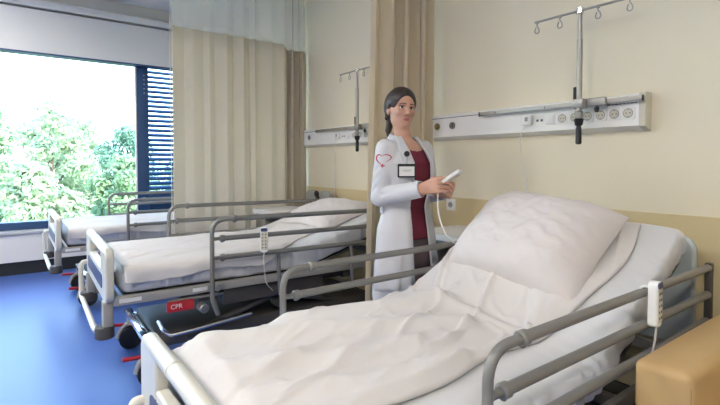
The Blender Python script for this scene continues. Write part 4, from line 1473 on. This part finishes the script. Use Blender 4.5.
# collar and lapels
for s in (-1, 1):
    rows = []
    for z_ in np.linspace(1.10, 1.425, 22):
        wi = float(open_w(z_))
        wd = 0.004 + 0.050 * max(0.0, math.sin(PI * min(1, (z_ - 1.10) / 0.33) ** 1.6 * 0.93))
        rows.append([(-0.012 + s * (wi - 0.004 + wd * k / 5), z_) for k in range(6)])
    patch('lapel', rows, 'coatc', coat_o, 0.0045, 0.004)
col = MB()
pts = []
for a in np.linspace(-2.35, 2.35, 25):
    pts.append((-0.022 - 0.068 * math.cos(a), 0.078 * math.sin(a), 1.452 + 0.012 * math.cos(a)))
rows = []
for (dz, dr) in ((-0.030, 0.022), (-0.012, 0.014), (0.010, 0.004), (0.014, -0.002)):
    rows.append([(-0.034 - (0.068 + dr) * math.cos(a), (0.076 + dr) * math.sin(a), 1.418 + dz + 0.016 * math.cos(a)) for a in np.linspace(-2.25, 2.25, 27)])
col.bm.free()
grid_mesh('collar', rows, 'coatc', coat_o, thick=0.005)
# hip pocket and breast pocket on her right side
def side_patch(name, x0, x1, z0, z1, m, off, thick, n=8):
    rows = [[(x0 + (x1 - x0) * i / n, z0 + (z1 - z0) * j / n) for j in range(n + 1)] for i in range(n + 1)]
    return patch(name, rows, m, coat_o, off, thick, (0, 1, 0), 0.33)
side_patch('hip_pocket', -0.02, 0.105, 0.60, 0.79, 'coatc', 0.006, 0.005)
side_patch('pocket_hem', -0.022, 0.107, 0.772, 0.797, 'coatc', 0.010, 0.006)
# belt tab at the back of the waist
rows = [[(0, 0) for j in range(3)] for i in range(2)]
tab = []
for a in np.linspace(PI * 0.55, PI * 1.45, 24):
    tab.append([(-0.004 + 0.121 * math.cos(a), 0.166 * math.sin(a), z_) for z_ in (1.005, 1.03, 1.055)])
grid_mesh('waist_tab', tab, 'coatc', coat_o, thick=0.005)

# printed heart on the right sleeve: two open strokes and a small cross
def sleeve_print(pts2, r_):
    org = [(x_, -0.34, z_) for x_, z_ in pts2]
    pr = SOLID.project(org, np.array((0, 1.0, 0)), 0.4, 0.0008)
    MB().tube([tuple(p_) for p_ in pr], r_, 6).build('heart_print', 'pink', coat_o)
hx, hz, hs = 0.012, 1.300, 0.033
def heart(t): return (hx + hs * 0.062 * 16 * math.sin(t) ** 3, hz + hs * 0.062 * (13 * math.cos(t) - 5 * math.cos(2 * t) - 2 * math.cos(3 * t) - math.cos(4 * t)))
n_ = 18
sleeve_print([heart(t_) for t_ in np.linspace(-2.75, -0.32, n_)], [0.0012 + 0.0028 * math.sin(PI * k / (n_ - 1)) for k in range(n_)])
sleeve_print([heart(t_) for t_ in np.linspace(0.42, 2.2, n_)], [0.0010 + 0.0022 * math.sin(PI * k / (n_ - 1)) for k in range(n_)])
sleeve_print([(hx - 0.004, hz - 0.034), (hx + 0.014, hz - 0.034)], [0.0042, 0.0042])
sleeve_print([(hx + 0.005, hz - 0.043), (hx + 0.005, hz - 0.025)], [0.0042, 0.0042])

# burgundy top
T_ = SDF((-0.2, -0.2, 0.84), (0.2, 0.2, 1.48), 0.005)
T_.add(trunk_fn(-0.019), (-0.2, -0.2, 0.84), (0.2, 0.2, 1.48))
T_.add(lambda X, Y, Z: (Z - 0.865) + 0 * X + 0 * Y, (-0.2, -0.2, 0.8), (0.2, 0.2, 1.5), 0.004, '-')
T_.add(lambda X, Y, Z: (Z - 1.415 + 0 * X + 0 * Y) * -1, (-0.2, -0.2, 1.38), (0.2, 0.2, 1.6), 0.004, '-')
T_.add(lambda X, Y, Z: np.maximum(np.abs(Y) - np.clip((Z - 1.345) * 0.80, -0.02, 0.2), 0.0 - X), (-0.1, -0.12, 1.28), (0.2, 0.12, 1.5), 0.006, '-')
T_.mesh('scrub_top', 'burg', doc, 2)
# trousers
Tr = SDF((-0.2, -0.24, 0.05), (0.22, 0.24, 1.06), 0.006)
Tr.ell((-0.008, 0, 0.87), (0.094, 0.145, 0.11), 0.0)
for s in (-1, 1):
    Tr.chain([(0.0, s * 0.080, 0.82), (0.012, s * 0.088, 0.50), (-0.01, s * 0.083, 0.11)], [0.088, 0.075, 0.062], 0.03)
Tr.mesh('trousers', 'trous', doc, 2)
for s in (-1, 1):
    Sh = SDF((-0.12, -0.2, -0.005), (0.24, 0.2, 0.14), 0.005)
    Sh.cone((-0.035, s * 0.08, 0.045), (0.135, s * 0.096, 0.036), 0.043, 0.038, 0.02)
    Sh.cone((-0.03, s * 0.08, 0.06), (0.0, s * 0.08, 0.085), 0.042, 0.044, 0.02)
    Sh.add(lambda X, Y, Z: Z + 0 * X + 0 * Y, (-0.2, -0.2, -0.1), (0.3, 0.2, 0.1), 0.0, '-')
    Sh.mesh('shoe', 'shoe', doc, 2)

# ---- things she carries: badge and handset
DM = Matrix.Translation(DOC) @ Matrix.Rotation(BODY_RZ, 4, 'Z')
# point on the right coat front where the badge hangs
bp = SOLID.project([(0.32, -0.122, 1.240)], np.array((-1.0, 0, 0)), 0.6, 0.010)[0]
nb = Vector((0.80, -0.60, 0.05)).normalized()
bd = thing('id_badge', 'white card badge in a black holder clipped to the coat of the doctor', 'badge', DM @ Vector(bp), BODY_RZ + math.atan2(nb.y, nb.x))
MB().prism(rrect(-0.048, 0.048, -0.036, 0.036, 0.006), 'x', 0.002, 0.007).build('holder', 'black', bd)
pc = MB().box((0.0078, 0, -0.003), (0.0016, 0.080, 0.050)).build('card', 'paper', bd)
ln = MB()
MB().box((0.0088, 0.0, 0.003), (0.0006, 0.050, 0.003)).build('text_line', 'grey', pc)
MB().box((0.0088, 0.0, -0.004), (0.0006, 0.036, 0.002)).build('text_line', 'grey', pc)
ln.bm.free()
MB().tube([(0.004, 0, 0.036), (0.004, 0.002, 0.058), (0.006, 0.0, 0.080)], 0.0022, 6).build('strap', 'steel', bd)
MB().cyl((0.000, 0, 0.088), (0.012, 0, 0.088), 0.015, seg=22).build('reel', 'black', bd)

c_ = Vector(PR(0.118, 0.020, 0.030))
dv = Vector((0.74, 0.30, 0.56)).normalized()
un = Vector((0, 1, 0)); un = (un - dv * un.dot(dv)).normalized()
wn_ = dv.cross(un)
hm = Matrix((dv, un, wn_)).transposed().to_4x4(); hm.translation = c_ + dv * 0.022
hs_ = thing('handset', 'slim white handset with a cord held in the hands of the doctor', 'handset', (0, 0, 0))
hs_.matrix_world = DM @ hm
b_ = MB().box((0, 0, 0), (0.135, 0.046, 0.017), 0.005).build('body', 'white', hs_)
MB().box((0.02, 0, -0.0088), (0.060, 0.034, 0.0012), 0.0005).build('button_field', 'cap', hs_)
inv = (DM @ hm).inverted()
wpts = [DM @ hm @ Vector((-0.066, 0, 0))] + [DM @ Vector(p_) for p_ in ((0.290, -0.085, 1.09), (0.285, -0.06, 0.99), (0.315, -0.02, 0.89))] + \
       [Vector(p_) for p_ in ((-1.74, 2.03, 0.815), (-1.70, 2.07, 0.80), (-1.66, 2.06, 0.70))]
MB().tube([inv @ p_ for p_ in smooth_path(wpts, 8)], 0.0034, 8).build('cord', 'white', hs_)
